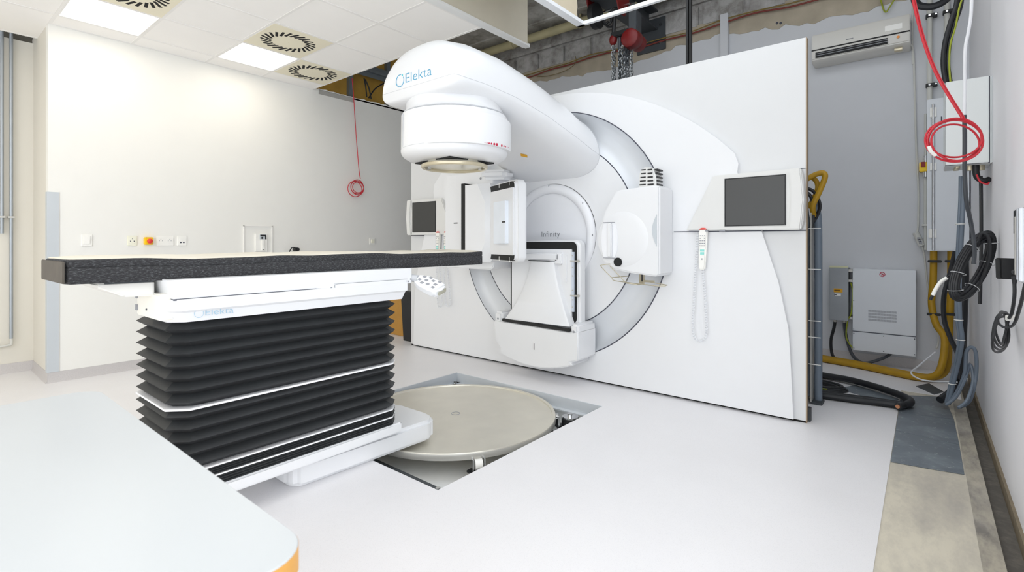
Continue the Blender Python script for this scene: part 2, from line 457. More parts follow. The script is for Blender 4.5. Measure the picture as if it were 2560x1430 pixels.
# bare edge bars of the unfinished ceiling field
b = MB(); b.box(-2.325, -2.255, .83, 3.755, ZC, ZC+.03); b.box(-2.325, XR, 3.725, 3.755, ZC, ZC+.03)
struct('trim_5', b, mat('edge_bar_white', (236,238,240), .5))
b = MB(); b.box(-2.975, -2.90, .83, 3.80, ZC-.004, ZC+.012); b.box(-2.965,-2.915,3.80,3.83,ZC-.004,ZC+.03)
struct('trim_6', b, mat('edge_strip_white', (232,233,232), .5))
b = MB(); b.box(-2.955, -2.915, .8, 3.795, ZC+.012, ZS); struct('ceiling_bulkhead', b, DRYW)
b = MB(); pts = [(2.0,ZC+.03),(3.66,ZC+.03)]+[(3.66+random.uniform(-.02,.012), ZC+.05+i*.04) for i in range(1,31)]+[(2.0,ZC+.05+31*.04)]
b.prism(pts, 'x', -2.315, -2.275); struct('ceiling_bulkhead_right', b, mat('drywall_tan', (204,192,168), .85, var=.04), flat=True)
b = MB(); b.box(-2.274,-2.262,3.30,3.40,ZC+.25,ZS); struct('trim_7', b, BLUEG)

def lamp(x0, x1, y0, y1, label):
    t = thing('ceiling_light', ((x0+x1)/2,(y0+y1)/2,ZC), label, 'ceiling light', 'square light panels in the ceiling')
    f = MB(); g = .008; e = .02
    f.box(x0+g,x1-g,y0+g,y0+e,ZC-.001,ZC+.03); f.box(x0+g,x1-g,y1-e,y1-g,ZC-.001,ZC+.03)
    f.box(x0+g,x0+e,y0+e,y1-e,ZC-.001,ZC+.03); f.box(x1-e,x1-g,y0+e,y1-e,ZC-.001,ZC+.03)
    f.box(x0+g,x1-g,y0+g,y1-g,ZC+.031,ZC+.05)
    obj('frame', f, GRID, t)
    d = MB(); d.box(x0+e,x1-e,y0+e,y1-e,ZC+.004,ZC+.012); obj('diffuser', d, LAMP, t)
def vent(x0, x1, y0, y1, label):
    cx, cy = (x0+x1)/2, (y0+y1)/2
    t = thing('ceiling_vent', (cx,cy,ZC), label, 'vent', 'swirl air vents in the ceiling')
    p = MB(); p.box(x0+.01,x1-.01,y0+.01,y1-.01,ZC-.001,ZC+.012); obj('face_plate', p, VENTC, t)
    s = MB()
    R = min(x1-x0, y1-y0)/2
    for k in range(24):
        a = 2*PI*k/24+.05; rr = R*.66; c = Vector((cx+rr*math.cos(a), cy+rr*math.sin(a), 0))
        d = Vector((math.cos(a+.55), math.sin(a+.55), 0)); q = Vector((-d.y,d.x,0))
        l, wd = R*.175, R*.040
        vs = [c+d*l+q*wd, c-d*l+q*wd, c-d*l-q*wd, c+d*l-q*wd]
        s.add([v+Vector((0,0,ZC-.0022)) for v in vs]+[v+Vector((0,0,ZC-.001)) for v in vs], [(0,1,2,3),(7,6,5,4),(0,4,5,1),(1,5,6,2),(2,6,7,3),(3,7,4,0)])
    pieces('slot', s, DARK, t)
    sc = MB(); sc.cyl((cx,cy,ZC-.003),(cx,cy,ZC),.006,10); obj('centre_screw', sc, VENTC, t)
LL = {(3,7):'bright square light panel nearest the corner with grey guard strip', (3,9):'bright square light panel between two swirl vents',
      (3,2):'lit ceiling panel far behind the couch end', (3,4):'lit ceiling panel behind the recess corner', (5,3):'lit ceiling panel left of the table', (5,5):'lit ceiling panel over the couch foot', (6,1):'lit ceiling panel by the front wall'}
VL = {(4,7):'cream swirl vent cut by the top edge of the photo', (4,9):'cream swirl vent beside the second light panel, larger of the two whole ones', (3,10):'cream swirl vent at the ceiling edge above the red cable'}
for c in sorted(LIGHTS): lamp(gx[c[0]],gx[c[0]+1],gy[c[1]],gy[c[1]+1],LL[c])
for c in sorted(VENTS): vent(gx[c[0]],gx[c[0]+1],gy[c[1]],gy[c[1]+1],VL[c])
RN = ['lit panel of the right ceiling field, left of the camera and farthest back', 'lit panel right above the white table', 'lit panel behind the camera near the right wall', 'lit panel above the camera near the right wall']
for k, c in enumerate(RLIGHT): lamp(*c, RN[k])

# ================================================================== COVER WALL AROUND THE MACHINE
GX, GZ = -2.625, 1.27
YP = 3.824
PXL, PXR, PZ0, PZ1 = -4.655, -.609, .014, 2.561
def plate_with_hole(outline, hole_r, y0, y1, n=180, cx=GX, cz=GZ):
    """flat plate in the xz plane with a round hole; outline is star shaped about the hole centre"""
    def hit(a):
        d = (math.cos(a), math.sin(a)); best = None
        for i in range(len(outline)):
            p, q = outline[i], outline[(i+1)%len(outline)]
            ex, ez = q[0]-p[0], q[1]-p[1]; den = d[0]*ez-d[1]*ex
            if abs(den) < 1e-9: continue
            t = ((p[0]-cx)*ez-(p[1]-cz)*ex)/den; u = ((p[0]-cx)*d[1]-(p[1]-cz)*d[0])/den
            if t > 0 and -1e-6 <= u <= 1+1e-6 and (best is None or t < best): best = t
        return best
    A = sorted([2*PI*i/n for i in range(n)]+[math.atan2(p[1]-cz,p[0]-cx)%(2*PI) for p in outline])
    A = [a for i, a in enumerate(A) if i == 0 or a-A[i-1] > 1e-4]
    rings = []
    for (kind, y) in (('in',y1),('in',y0),('out',y0),('out',y1)):
        rings.append([(cx+(hole_r if kind=='in' else hit(a))*math.cos(a), y, cz+(hole_r if kind=='in' else hit(a))*math.sin(a)) for a in A])
    rings.append(rings[0])
    return MB().loft(rings, caps=False)
cw = thing('machine_cover_wall', (GX,YP,0), 'tall white panel wall with arched raised plate around the machine ring', 'panel wall')
obj('panel_sheet', plate_with_hole([(PXL,PZ0),(PXR,PZ0),(PXR,PZ1),(PXL,PZ1)], 1.112, YP, YP+.045), PANEL, cw)
YD = 3.787
ar = [(x, .366+math.sqrt(2.163**2-(x+2.634)**2)) for x in [-1.05-.0528*i for i in range(61)]]
outl = [(-.676,.02),(-.69,.35),(-.705,.62),(-.765,.93),(-.869,1.272),(-.94,1.49),(-1.03,1.70),(-1.022,1.76)]+ar+[(2*GX-p[0],p[1]) for p in [(-1.022,1.76),(-1.03,1.70),(-.94,1.49),(-.869,1.272),(-.765,.93),(-.705,.62),(-.69,.35),(-.676,.02)]]
obj('raised_plate', plate_with_hole(outl, 1.10, YD, YP), PLATE, cw)
s = MB(); s.box(-1.49,PXR+.001,YP-.003,YP,1.276,1.284); s.box(PXL-.001,-3.75,YP-.003,YP,1.276,1.284); s.box(-1.49,-.87,YD-.003,YD,1.277,1.283)
s.box(PXR-.16,PXR,YP-.002,YP,1.690,1.694)
pieces('seam_line', s, DSEAM, cw)
s = MB(); s.box(PXL,PXR,YP+.004,YP+.04,0,PZ0); obj('base_rail', s, DARK, cw)  # near-black strip painted as the shadow gap below the panel
s = MB(); s.box(PXR,PXR+.006,YP,YP+.05,.0,PZ1-.0); obj('edge_strip', s, mat('edge_strip_tan',(150,130,104),.6), cw)
s = MB(); s.box(PXR-.012,PXR+.02,YP+.045,YP+.09,0,.09); s.box(PXR-.02,PXR-.0,YP+.045,YP+.10,.0,2.3); obj('rear_post', s, IRON, cw)
s = MB(); s.box(GX+.02,GX+.024,YD-.002,YD+.0,.02,.10); obj('short_seam', s, SEAM, cw)

# wall screens set into the cover wall
def wall_monitor(mirror, label):
    f = (lambda x: 2*GX-x) if mirror else (lambda x: x)
    t = thing('wall_screen', (f(-.95),YD,1.28), label, 'screen', 'screens set in the cover wall')
    pts = [(f(-1.385),1.286),(f(-.625),1.283),(f(-.612),1.34),(f(-.606),1.48),(f(-.612),1.62),(f(-.625),1.688),(f(-1.185),1.684)]
    hb = MB(); hb.prism(pts, 'y', YP-.075, YP, .008, 2); obj('housing', hb, MONGREY, t)
    lip = MB(); lp = [(f(-.70),1.285),(f(-.625),1.283),(f(-.606),1.48),(f(-.625),1.688),(f(-.70),1.686),(f(-.688),1.58),(f(-.683),1.48),(f(-.688),1.38)]
    lip.prism(lp, 'y', YP-.092, YP-.07, .008, 2); obj('curved_lip', lip, MONGREY, t)
    sc = MB(); x0, x1 = sorted((f(-1.098),f(-.718))); sc.box(x0,x1,YP-.079,YP-.07,1.320,1.648,.002); obj('display', sc, SCREEN, t)
    bz = MB(); e = .006
    bz.box(x0-e,x1+e,YP-.080,YP-.07,1.314,1.320); bz.box(x0-e,x1+e,YP-.080,YP-.07,1.648,1.654); bz.box(x0-e,x0,YP-.080,YP-.07,1.320,1.648); bz.box(x1,x1+e,YP-.080,YP-.07,1.320,1.648)
    obj('bezel_edge', bz, BLACK, t)
    if not mirror:
        k = MB(); k.box(-1.36,-1.26,YP-.079,YP-.07,1.281,1.287); k.box(-1.24,-1.22,YP-.085,YP-.07,1.279,1.289); k.box(-1.14,-1.10,YP-.085,YP-.07,1.279,1.287)
        pieces('holder_clip', k, GREYB, t)
wall_monitor(False, 'dark wall screen in grey housing, right of the machine ring')
wall_monitor(True, 'dark wall screen in grey housing, left of the machine behind the couch')

def coil_cord(pts, R, turns, r, n=10):
    """coiled telephone style cord along a polyline"""
    P = spline([Vector(p) for p in pts], 12); out = []
    L = [0]
    for i in range(1,len(P)): L.append(L[-1]+(P[i]-P[i-1]).length)
    tot = L[-1]; N = turns*n; k = 0
    a = Vector((0,-1,0))
    for i in range(N+1):
        s_ = tot*i/N
        while k < len(P)-2 and L[k+1] < s_: k += 1
        f = (s_-L[k])/max(1e-9,L[k+1]-L[k]); p = P[k].lerp(P[k+1], f); t = (P[k+1]-P[k]).normalized()
        b = t.cross(a).normalized(); q = 2*PI*i/n
        out.append(p+a*R*math.cos(q)+b*R*math.sin(q))
    return MB().tube(out, r, 5, 0)
def pendant(x, z, label, cord, y):
    t = thing('hand_controller', (x,y,z-.3), label, 'hand control', 'hand controllers hanging on the cover wall')
    b = MB(frame((x,y-.012,z),(1,0,0),(.05,0,1)))
    b.prism([(-.032,0),(.032,0),(.028,-.30),(-.018,-.30)], 'z', 0, .03, .008, 2); obj('body', b, SOCK, t)
    c = MB(frame((x,y-.012,z),(1,0,0),(.05,0,1))); c.prism([(a_,-.004+(b_+.004)*.5) for a_,b_ in arc(0,-.004,.026,0,180,8)], 'z', .004,.034,.002); obj('stop_button', c, REDB, t)
    k = MB(frame((x,y-.012,z),(1,0,0),(.05,0,1)))
    for r_ in range(5):
        for q in (-1,0,1):
            if r_ == 1 and q == 0: continue
            k.box(q*.015-.004,q*.015+.004,-.05-r_*.018-.003,-.05-r_*.018+.003,.03,.0325)
    k.box(.0,.008,-.225,-.215,.03,.0325); pieces('key', k, GREYB, t)
    k = MB(frame((x,y-.012,z),(1,0,0),(.05,0,1))); k.box(-.012,.018,-.165,-.150,.03,.0325); k.box(-.010,.018,-.188,-.170,.03,.0325); pieces('green_key', k, TEAL, t)
    w_ = coil_cord(cord, .0075, 72, .003, 8); obj('coiled_cord', w_, WHITEC, t)
yc = YD-.03
pendant(-1.255, 1.298, 'white hand controller with coiled cord hanging under the right screen', [(-1.262,yc,1.0),(-1.245,yc,.80),(-1.235,yc,.58),(-1.245,yc,.50),(-1.285,yc,.475),(-1.325,yc,.50),(-1.335,yc,.60),(-1.325,yc,.80),(-1.31,yc,1.05),(-1.297,yc,1.27)], YD-.004)
pendant(-4.11, 1.31, 'left one of two white hand controllers under the left screen', [(-4.11,yc,1.0),(-4.07,yc,.75),(-4.06,yc,.55),(-4.085,yc,.50),(-4.12,yc,.52),(-4.13,yc,.65),(-4.14,yc,.9),(-4.15,yc,1.25)], YD-.004)
pendant(-3.985, 1.31, 'right one of two white hand controllers under the left screen', [(-3.985,yc,1.0),(-3.95,yc,.8),(-3.93,yc,.58),(-3.95,yc,.52),(-3.99,yc,.53),(-4.01,yc,.62),(-4.02,yc,.9),(-4.03,yc,1.25)], YD-.004)

# ================================================================== LINEAR ACCELERATOR
la = thing('linear_accelerator', (GX,3.4,0), 'large white radiotherapy machine with overhanging treatment head and imaging arms', 'medical machine')
# ring channel
RO, RI = 1.10, .832
prof = [(RO,YD-.002),(RO-.004,YD-.004),(RO-.012,YD+.008)]
for i in range(13):
    a = i/12; r = RO-.012-(RO-RI-.02)*a; prof.append((r, YD+.008+.062*math.sin(PI*min(1,a*1.0))**.7))
prof += [(RI+.006,YD+.006),(RI,YD-.002)]
obj('ring_channel', MB().lathe(prof, (GX,0,GZ), 'y', 160), CHAN, la)
e = MB(); e.torus((GX,YD-.001,GZ), RO, .005, (0,1,0), 160, 6); e.torus((GX,YD-.001,GZ), RI, .0045, (0,1,0), 140, 6); pieces('edge_ring', e, DSEAM, la)
# inner rotating face
fc = MB().lathe([(RI-.003,YD+.02),(RI-.003,YD-.002),(RI-.008,YD-.006),(.462,YD-.008),(.462,YD+.02)], (GX,0,GZ), 'y', 140)
face = obj('rotating_face', fc, PLATE, la)
BC = GX-.012
rg = MB(); pr = []
for i in range(17):
    a = PI*i/16; pr.append((.425+.043*math.cos(a), YD-.006-.035*math.sin(a)))
rg.lathe(pr, (BC,0,GZ-.008), 'y', 120); obj('bore_ring', rg, BORE, la)
bd = MB().lathe([(.40,YD-.002),(.30,YD+.0),(.001,YD+.002)], (BC,0,GZ-.008), 'y', 96)
bdo = obj('bore_disc', bd, BORE, la)
tk = MB()
for a in (90,38,0): tk.box(BC+.452*math.cos(math.radians(a))-.002, BC+.452*math.cos(math.radians(a))+.002, YD-.040, YD-.03, GZ-.008+.452*math.sin(math.radians(a))-.008, GZ-.008+.452*math.sin(math.radians(a))+.008)
pieces('index_mark', tk, LGREY, la)
pz = ony(1353,592,YD); pe = ony(1398,592,YD)
tm = text_mb('Infinity', .095, frame((pz.x,YD-.0008,pz.z),(1,0,0),(0,0,1)), spacing=1.06, bold=-.001)
wscale = (pe.x-pz.x)/(max(v.x for v in tm.v)-min(v.x for v in tm.v))
for v in tm.v: v.x = pz.x+(v.x-pz.x)*wscale; v.z = pz.z+(v.z-pz.z)*wscale
obj('lettering', tm, LGREY, la)

# gantry arm
KEYS = [(2.188,.345,2.188,2.235,2.43,2.3),(2.198,.366,2.179,2.235,2.475,2.3),(2.22,.380,2.172,2.232,2.517,2.3),(2.27,.390,2.168,2.228,2.55,2.3),(2.45,.403,2.165,2.225,2.585,2.25),(2.75,.42,2.13,2.20,2.585,2.2),
        (3.10,.445,2.02,2.13,2.53,2.1),(3.45,.47,1.885,2.03,2.44,2.1),(3.70,.488,1.79,1.95,2.36,2.0),(3.79,.49,1.765,1.93,2.34,2.0)]
def kv(y):
    for a, b in zip(KEYS, KEYS[1:]):
        if a[0] <= y <= b[0]:
            t = (y-a[0])/(b[0]-a[0]); return [a[i]+(b[i]-a[i])*t for i in range(1,6)]
    return list(KEYS[-1][1:])
def asec(y, N=28, M=5):
    w, zb, zs, zt, n = kv(y); out = []
    for i in range(N+1):
        a = PI*i/N; c = math.cos(a); s_ = math.sin(a)
        out.append(Vector((GX+w*math.copysign(abs(c)**(2/n), c), y, zs+(zt-zs)*abs(s_)**(2/n))))
    t_ = min(1, max(0, (y-2.4)/1.2)); rb = min(.10+.07*t_, (zs-zb)*.98); rx_ = min(.12+.13*t_, .6*w, rb*1.5+.01)
    for i in range(M+1):      # left lower corner
        a = PI+PI/2*i/M; out.append(Vector((GX-w+rx_+rx_*math.cos(a), y, zb+rb+rb*math.sin(a))))
    for i in range(M+1):
        a = 1.5*PI+PI/2*i/M; out.append(Vector((GX+w-rx_+rx_*math.cos(a), y, zb+rb+rb*math.sin(a))))
    return out
ys = [k[0] for k in KEYS[:4]]+[2.26+.06*i for i in range(1,26)]+[3.79]
ys = sorted(set(round(y,4) for y in ys if y <= 3.79))
am = MB().loft([asec(y) for y in ys]); arm = obj('gantry_arm', am, WHITE, la, sharp=50)
sm = MB()                                                     # parting line of the two shell halves
def seam_pt(y, side):
    w, zb, zs, zt, n = kv(y); return Vector((GX+side*(w-.0005), y, zs+.012))
P = [seam_pt(y,-1) for y in (2.30,2.27,2.22,2.198,2.1885)]+[seam_pt(y,1) for y in (2.1885,2.198,2.22,2.27)]+[seam_pt(2.28+.05*i,1) for i in range(31)]
sm.tube(P, .0013, 5, 0); obj('parting_line', sm, SEAM, arm)
rim = MB(); sec = asec(3.783); rim.tube(sec, .004, 5, 0, closed=True); obj('root_line', rim, SEAM, arm)
# maker's mark on the front face
def logo(o, xd, yd, h, parent, mats, wtxt):
    M = frame(o, xd, yd)
    g = MB(M); pts = [Vector((.0+h*.62*math.cos(math.radians(a)), h*.42+h*.62*math.sin(math.radians(a)), .0008)) for a in range(75,75+318,6)]
    g.tube(pts, h*.035, 5, 0); obj('logo_ring', g, mats[0], parent)
    d = MB(M); d.cyl((h*.62*math.cos(math.radians(52)),h*.42+h*.62*math.sin(math.radians(52)),0),(h*.62*math.cos(math.radians(52)),h*.42+h*.62*math.sin(math.radians(52)),.0012),h*.10,10); obj('logo_dot', d, mats[1], parent)
    t = text_mb('Elekta', h*1.42, M @ Matrix.Translation((h*.78,0,.0006)), bold=-h*.022)
    # fit the width
    inv = M.inverted(); L = [inv @ v for v in t.v]; x0 = min(l.x for l in L); x1 = max(l.x for l in L); k = wtxt/(x1-x0)
    t.v = [M @ Vector((x0+(l.x-x0)*k, l.y, l.z)) for l in L]
    obj('logo_lettering', t, mats[2], parent)
lo = ony(1000,204,2.187)
logo((lo.x,2.1872,lo.z-.022),(1,0,0),(0,0,1),.066,arm,(LBLUE,LCYAN,LBLUE),.262)
def under(u, v):
    """meet the sloping underside of the arm"""
    d = _ray(u, v); lo_, hi_ = 3.0, 5.5
    for _ in range(50):
        k = (lo_+hi_)/2; y = k*d[1]
        if CH+k*d[2] < kv(min(3.79,max(2.2,y)))[1]: lo_ = k
        else: hi_ = k
    return Vector((k*d[0], k*d[1], CH+k*d[2]))
c_ = under(1310,388); sl = (kv(c_.y+.02)[1]-kv(c_.y-.02)[1])/.04
st = MB(frame((c_.x,c_.y,c_.z-.0045), (.82,.57,.57*sl), Vector((-.57,.82,.82*sl)))); st.prism([(-.028,-.022),(.028,-.022),(.028,.022),(-.028,.022)],'z',0,.002); obj('warning_sticker', st, STICK, arm)

# treatment head
HX, HYY = GX+.02, 2.535
hd = MB()
hd.lathe([(.338,2.24),(.341,2.13),(.352,2.108),(.364,2.10),(.366,2.097),(.362,2.094),(.362,2.088),(.374,2.084),(.376,1.865)], (HX,HYY,0), 'z', 96)
hd.lathe([(.376,1.865),(.378,1.835),(.372,1.815),(.36,1.800),(.33,1.782),(.29,1.772),(.24,1.770),(.001,1.770)], (HX,HYY,0), 'z', 96)
head = obj('treatment_head', hd, WHITE, la, sharp=40)
# the two side guards: shallow shells standing proud of the drum left and right
def gr(deg, r0, a0, a1):
    """guard radius: flush with the drum at its front end, proud further round"""
    t = min(1, max(0, (deg-a0)/30)) if a0 < 0 else min(1, max(0, (a1-deg)/14))
    t = t*t*(3-2*t); return .3745+(r0-.3745)*t
def guard(a0, a1, z0, z1):
    g = MB(); rings = []; n = 40
    for (r, z) in ((.370,z0),(.400,z0+.004),(.403,z0+.02),(.403,z1-.015),(.400,z1),(.370,z1)):
        rings.append([])
        for i in range(n+1):
            dg = a0+(a1-a0)*i/n; q = gr(dg, r, a0, a1) if r > .38 else r
            rings[-1].append(Vector((HX+q*math.cos(math.radians(dg)), HYY+q*math.sin(math.radians(dg)), z)))
    g.loft(rings, caps=False, closed=False)
    for i in (0,n):
        g.add([r[i] for r in rings], [tuple(range(6))])
    return g
obj('side_guard', guard(-82, 62, 1.838, 2.045), WHITE, head)
obj('side_guard', guard(118, 212, 1.835, 2.00), WHITE, head)
gl = MB(); gl.torus((HX,HYY,2.091), .3645, .003, (0,0,1), 96, 6); obj('groove', gl, SEAM, head)
gl = MB(); gl.torus((HX,HYY,1.845), .3765, .0018, (0,0,1), 96, 5)
a = math.radians(-113); gl.box(HX+.3755*math.cos(a)-.001,HX+.3755*math.cos(a)+.001,HYY+.3765*math.sin(a)-.002,HYY+.3765*math.sin(a)+.002,1.85,2.08); pieces('shell_seam', gl, SEAM, head)
dk = MB(); dk.M = Matrix.Translation((HX,HYY,0)) @ Matrix.Rotation(math.radians(39.3+45),4,'Z'); dk.box(-.20,.20,-.20,.20,1.762,1.7715); obj('dark_recess', dk, GASK, head)  # black plate puts the shade of the gaps under the drum into colour
ac = MB().lathe([(.232,1.752),(.237,1.748),(.237,1.732),(.231,1.726),(.218,1.726),(.213,1.732),(.213,1.750),(.220,1.754)], (HX,HYY,0), 'z', 96); obj('accessory_ring', ac, BRASS, head)
wn = MB().lathe([(.205,1.772),(.205,1.748),(.20,1.744),(.16,1.742),(.001,1.742)], (HX,HYY,0), 'z', 64); obj('exit_window', wn, GLASSY, head)
bt = MB(); bt.cyl((HX-.13,HYY-.15,1.735),(HX-.13,HYY-.15,1.75),.02,12); bt.box(HX-.19,HX-.15,HYY-.12,HYY-.09,1.728,1.75); bt.box(HX+.08,HX+.11,HYY+.16,HYY+.19,1.728,1.75); pieces('latch_part', bt, CHROME, head)
dt = MB()
us = [1212.5,1217.5,1223,1229,1235.8,1242.2, 1254.5,1260,1264,1267.5,1270.5]; rs = [.0022,.0035,.005,.0065,.0085,.009,.0085,.0065,.005,.0035,.0025]
vs_ = [356.5,357.3,358,359,360,361,363.8,365.3,366.5,367.5,368.3]
for u, v, r in zip(us, vs_, rs):
    d = _ray(u, v); R_ = .39                              # meet the drum surface
    for _ in range(6):
        A_ = d[0]**2+d[1]**2; B_ = -2*(d[0]*HX+d[1]*HYY); C_ = HX**2+HYY**2-R_**2; dis = max(0, B_*B_-4*A_*C_)
        k = (-B_-math.sqrt(dis))/(2*A_); p = Vector((k*d[0],k*d[1],CH+k*d[2]))
        R_ = gr(math.degrees(math.atan2(p.y-HYY,p.x-HX)), .403, -82, 62)
    nrm = Vector((p.x-HX,p.y-HYY,0)).normalized()
    dt.cyl(p-nrm*.002, p+nrm*.0012, r, 12)
pieces('indicator_dot', dt, DOTR, head)

# portal imager folded up at the foot of the ring
PC = -2.625
bx = MB()
bot = [(x, GZ-math.sqrt(1.15**2-(x-PC)**2)) for x in [PC-.40+.8*i/16 for i in range(17)]]
bx.prism([(-3.078,.30),(-3.0,.235)]+bot+[(-2.25,.215),(-2.172,.24),(-2.172,.478),(-2.252,.466),(-2.975,.484),(-3.078,.49)], 'y', 3.50, YD, .014, 3)
bx.box(-3.078,-2.982,3.50,YD,.46,.565,.02,3); bx.box(-2.25,-2.172,3.50,YD,.45,.532,.02,3)
base = obj('portal_imager', bx, WHITE, la)
q = MB(); q.prism([(-2.978,.482),(-2.252,.464),(-2.252,.490),(-2.978,.508)], 'y', 3.494, 3.52, .003); obj('dark_slot', q, BLACK, base)
q = MB(); q.box(-2.62,-2.614,3.498,3.502,.27,.325); obj('alignment_mark', q, BLACK, base)
q = MB(); q.cyl((-3.03,3.498,.50),(-3.03,3.502,.50),.010,12); q.cyl((-2.214,3.498,.47),(-2.214,3.502,.47),.010,12); pieces('ear_screw', q, GREYB, base)
q = MB(); q.prism(rrect(-2.965,-2.215,.45,1.222,.06), 'y', 3.60, 3.70, .02, 3); obj('panel_case', q, WHITE, base)
q = MB(); q.prism(rrect(-2.955,-2.245,.52,1.205,.045), 'y', 3.592, 3.61, .002); obj('black_rim', q, GASK, base)
q = MB(); q.prism(rrect(-2.93,-2.285,.50,1.142,.008), 'y', 3.575, 3.61, .004); obj('panel_plate', q, WHITE, base)
q = MB(); q.box(-2.284,-2.262,3.578,3.60,.62,1.12); obj('electronics_rail', q, mat('rail_blue_white',(206,214,226),.4), base)
q = MB()
for z in (1.09,.99,.92,.80,.72,.66): q.cyl((-2.273,3.574,z),(-2.273,3.58,z),.006,8)
for z in (1.045,.755): q.box(-2.295,-2.235,3.572,3.592,z-.006,z+.006); q.cyl((-2.228,3.585,z),(-2.228,3.60,z),.012,10)
pieces('catch', q, STEELE, base)
q = MB(); fl_ = []
def flapw(z):
    t = (1.035-z)/(1.035-.505); return (-2.705-.272*t**1.7+0, -2.425+.172*t**1.35)
rings = []
for i in range(15):
    z = 1.035-(1.035-.505)*i/14; xa, xb = flapw(z); t = i/14; y0 = 3.535-.025*t
    rings.append([Vector((xa,3.59,z)),Vector((xa+.012,y0+.012,z)),Vector((xa+.03,y0,z)),Vector((xb-.03,y0,z)),Vector((xb-.012,y0+.012,z)),Vector((xb,3.59,z))])
q.loft(rings); obj('arm_cover', q, WHITE, base)
q = MB(); q.box(-2.74,-2.40,3.53,3.59,1.045,1.108,.01,3); q.box(-2.435,-2.365,3.54,3.59,1.012,1.112,.01,3); obj('arm_head', q, WHITE, base)
q = MB(); q.box(-2.70,-2.48,3.528,3.54,1.036,1.045); obj('hinge_gap', q, BLACK, base)
q = MB(); q.box(-2.375,-2.325,3.566,3.58,.86,1.10,.006); obj('side_block', q, WHITE, base)

# right imaging tube housing
pts = [(-1.819,1.605),(-1.86,1.60),(-1.905,1.52),(-1.955,1.44),(-1.988,1.34),(-2.001,1.219),(-1.99,1.12),(-1.976,1.061),(-1.945,1.025),(-1.905,1.0),(-1.752,.968),(-1.522,.947),(-1.50,.96),(-1.50,1.612),(-1.522,1.622)]
kb = MB(); kb.prism(pts, 'y', 3.54, YD, .03, 4, ang=25); kvs = obj('imaging_tube_housing', kb, WHITE, la)
q = MB().lathe([(.215,3.541),(.205,3.537),(.17,3.534),(.001,3.532)], (-1.80,0,1.225), 'y', 48); obj('round_boss', q, WHITE, kvs)
c0 = (-1.905,1.215)
q = MB(); q.prism([(c0[0]-.05,c0[1]-.135),(c0[0]+.05,c0[1]-.135),(c0[0]+.068,c0[1]-.07),(c0[0]+.07,c0[1]),(c0[0]+.068,c0[1]+.07),(c0[0]+.05,c0[1]+.14),(c0[0]-.05,c0[1]+.14),(c0[0]-.066,c0[1]+.07),(c0[0]-.07,c0[1]),(c0[0]-.066,c0[1]-.07)], 'y', 3.526, 3.535, .003)
obj('handle_recess', q, BORE, kvs)
q = MB(); q.box(c0[0]-.006,c0[0]+.03,3.50,3.525,c0[1]-.13,c0[1]+.135,.008,3); obj('grab_handle', q, WHITE, kvs)
q = MB(); q.box(c0[0]-.05,c0[0]+.05,3.5185,3.522,c0[1]+.138,c0[1]+.143); q.box(c0[0]-.05,c0[0]+.05,3.5185,3.522,c0[1]-.139,c0[1]-.134); pieces('recess_edge', q, GREYB, kvs)
ll = ony(1637,575,3.538)
q = MB(); q.prism([(-1.521,1.17),(-1.521,1.405)]+[(-1.521-.036*math.sin(PI*i/10), 1.405-.235*i/10) for i in range(1,10)], 'y', 3.535, 3.545); obj('blue_inlay', q, BLUEG, kvs)
cp = ony(1545,655,3.533)
q = MB(); q.cyl((cp.x,3.526,cp.z),(cp.x,3.545,cp.z),.034,28); obj('camera_port', q, GASK, kvs)
q = MB(); 
vg = [(-1.70,1.60),(-1.555,1.60),(-1.56,1.70),(-1.585,1.765),(-1.665,1.772),(-1.69,1.74)]
q.prism(vg, 'y', 3.60, 3.74, .012, 2); obj('vent_cap', q, MONGREY, kvs)
q = MB()
for i in range(5):
    z = 1.635+i*.028
    q.box(-1.685+.004*i,-1.635,3.597,3.602,z,z+.009); q.box(-1.62,-1.572-.003*i,3.597,3.602,z-.004,z+.007)
    q.box(-1.562-.003*i,-1.55,3.62,3.72,z-.004,z+.007)
pieces('vent_slot', q, BLACK, kvs)
def wp(u, v, y): return ony(u, v, y)
q = MB(); r = .0035
q.tube([wp(1526,660,3.54),wp(1503,663,3.50),wp(1503,667,3.50),wp(1530,695,3.50),wp(1538,702,3.50),wp(1600,710,3.50),wp(1645,715,3.50),wp(1668,713,3.54),wp(1610,703,3.60)], r, 6, 2)
q.tube([wp(1524,664,3.53),wp(1564,706,3.55)], r, 6, 0); q.tube([wp(1529,694,3.50),wp(1572,690,3.62),wp(1564,706,3.55)], r, 6, 0)
q.tube([wp(1564,706,3.55),wp(1640,715,3.53)], r, 6, 0); q.tube([wp(1566,708,3.52),wp(1600,712,3.55),wp(1606,705,3.60)], r, 6, 3)
q.box(-1.675,-1.64,3.57,3.60,.885,.96); q.box(-1.66,-1.56,3.575,3.595,.90,.915)
obj('wire_tray', q, WIRE, kvs)
q = MB(); q.box(-1.655,-1.645,3.565,3.57,.905,.96); obj('tray_bracket', q, BLACK, kvs)

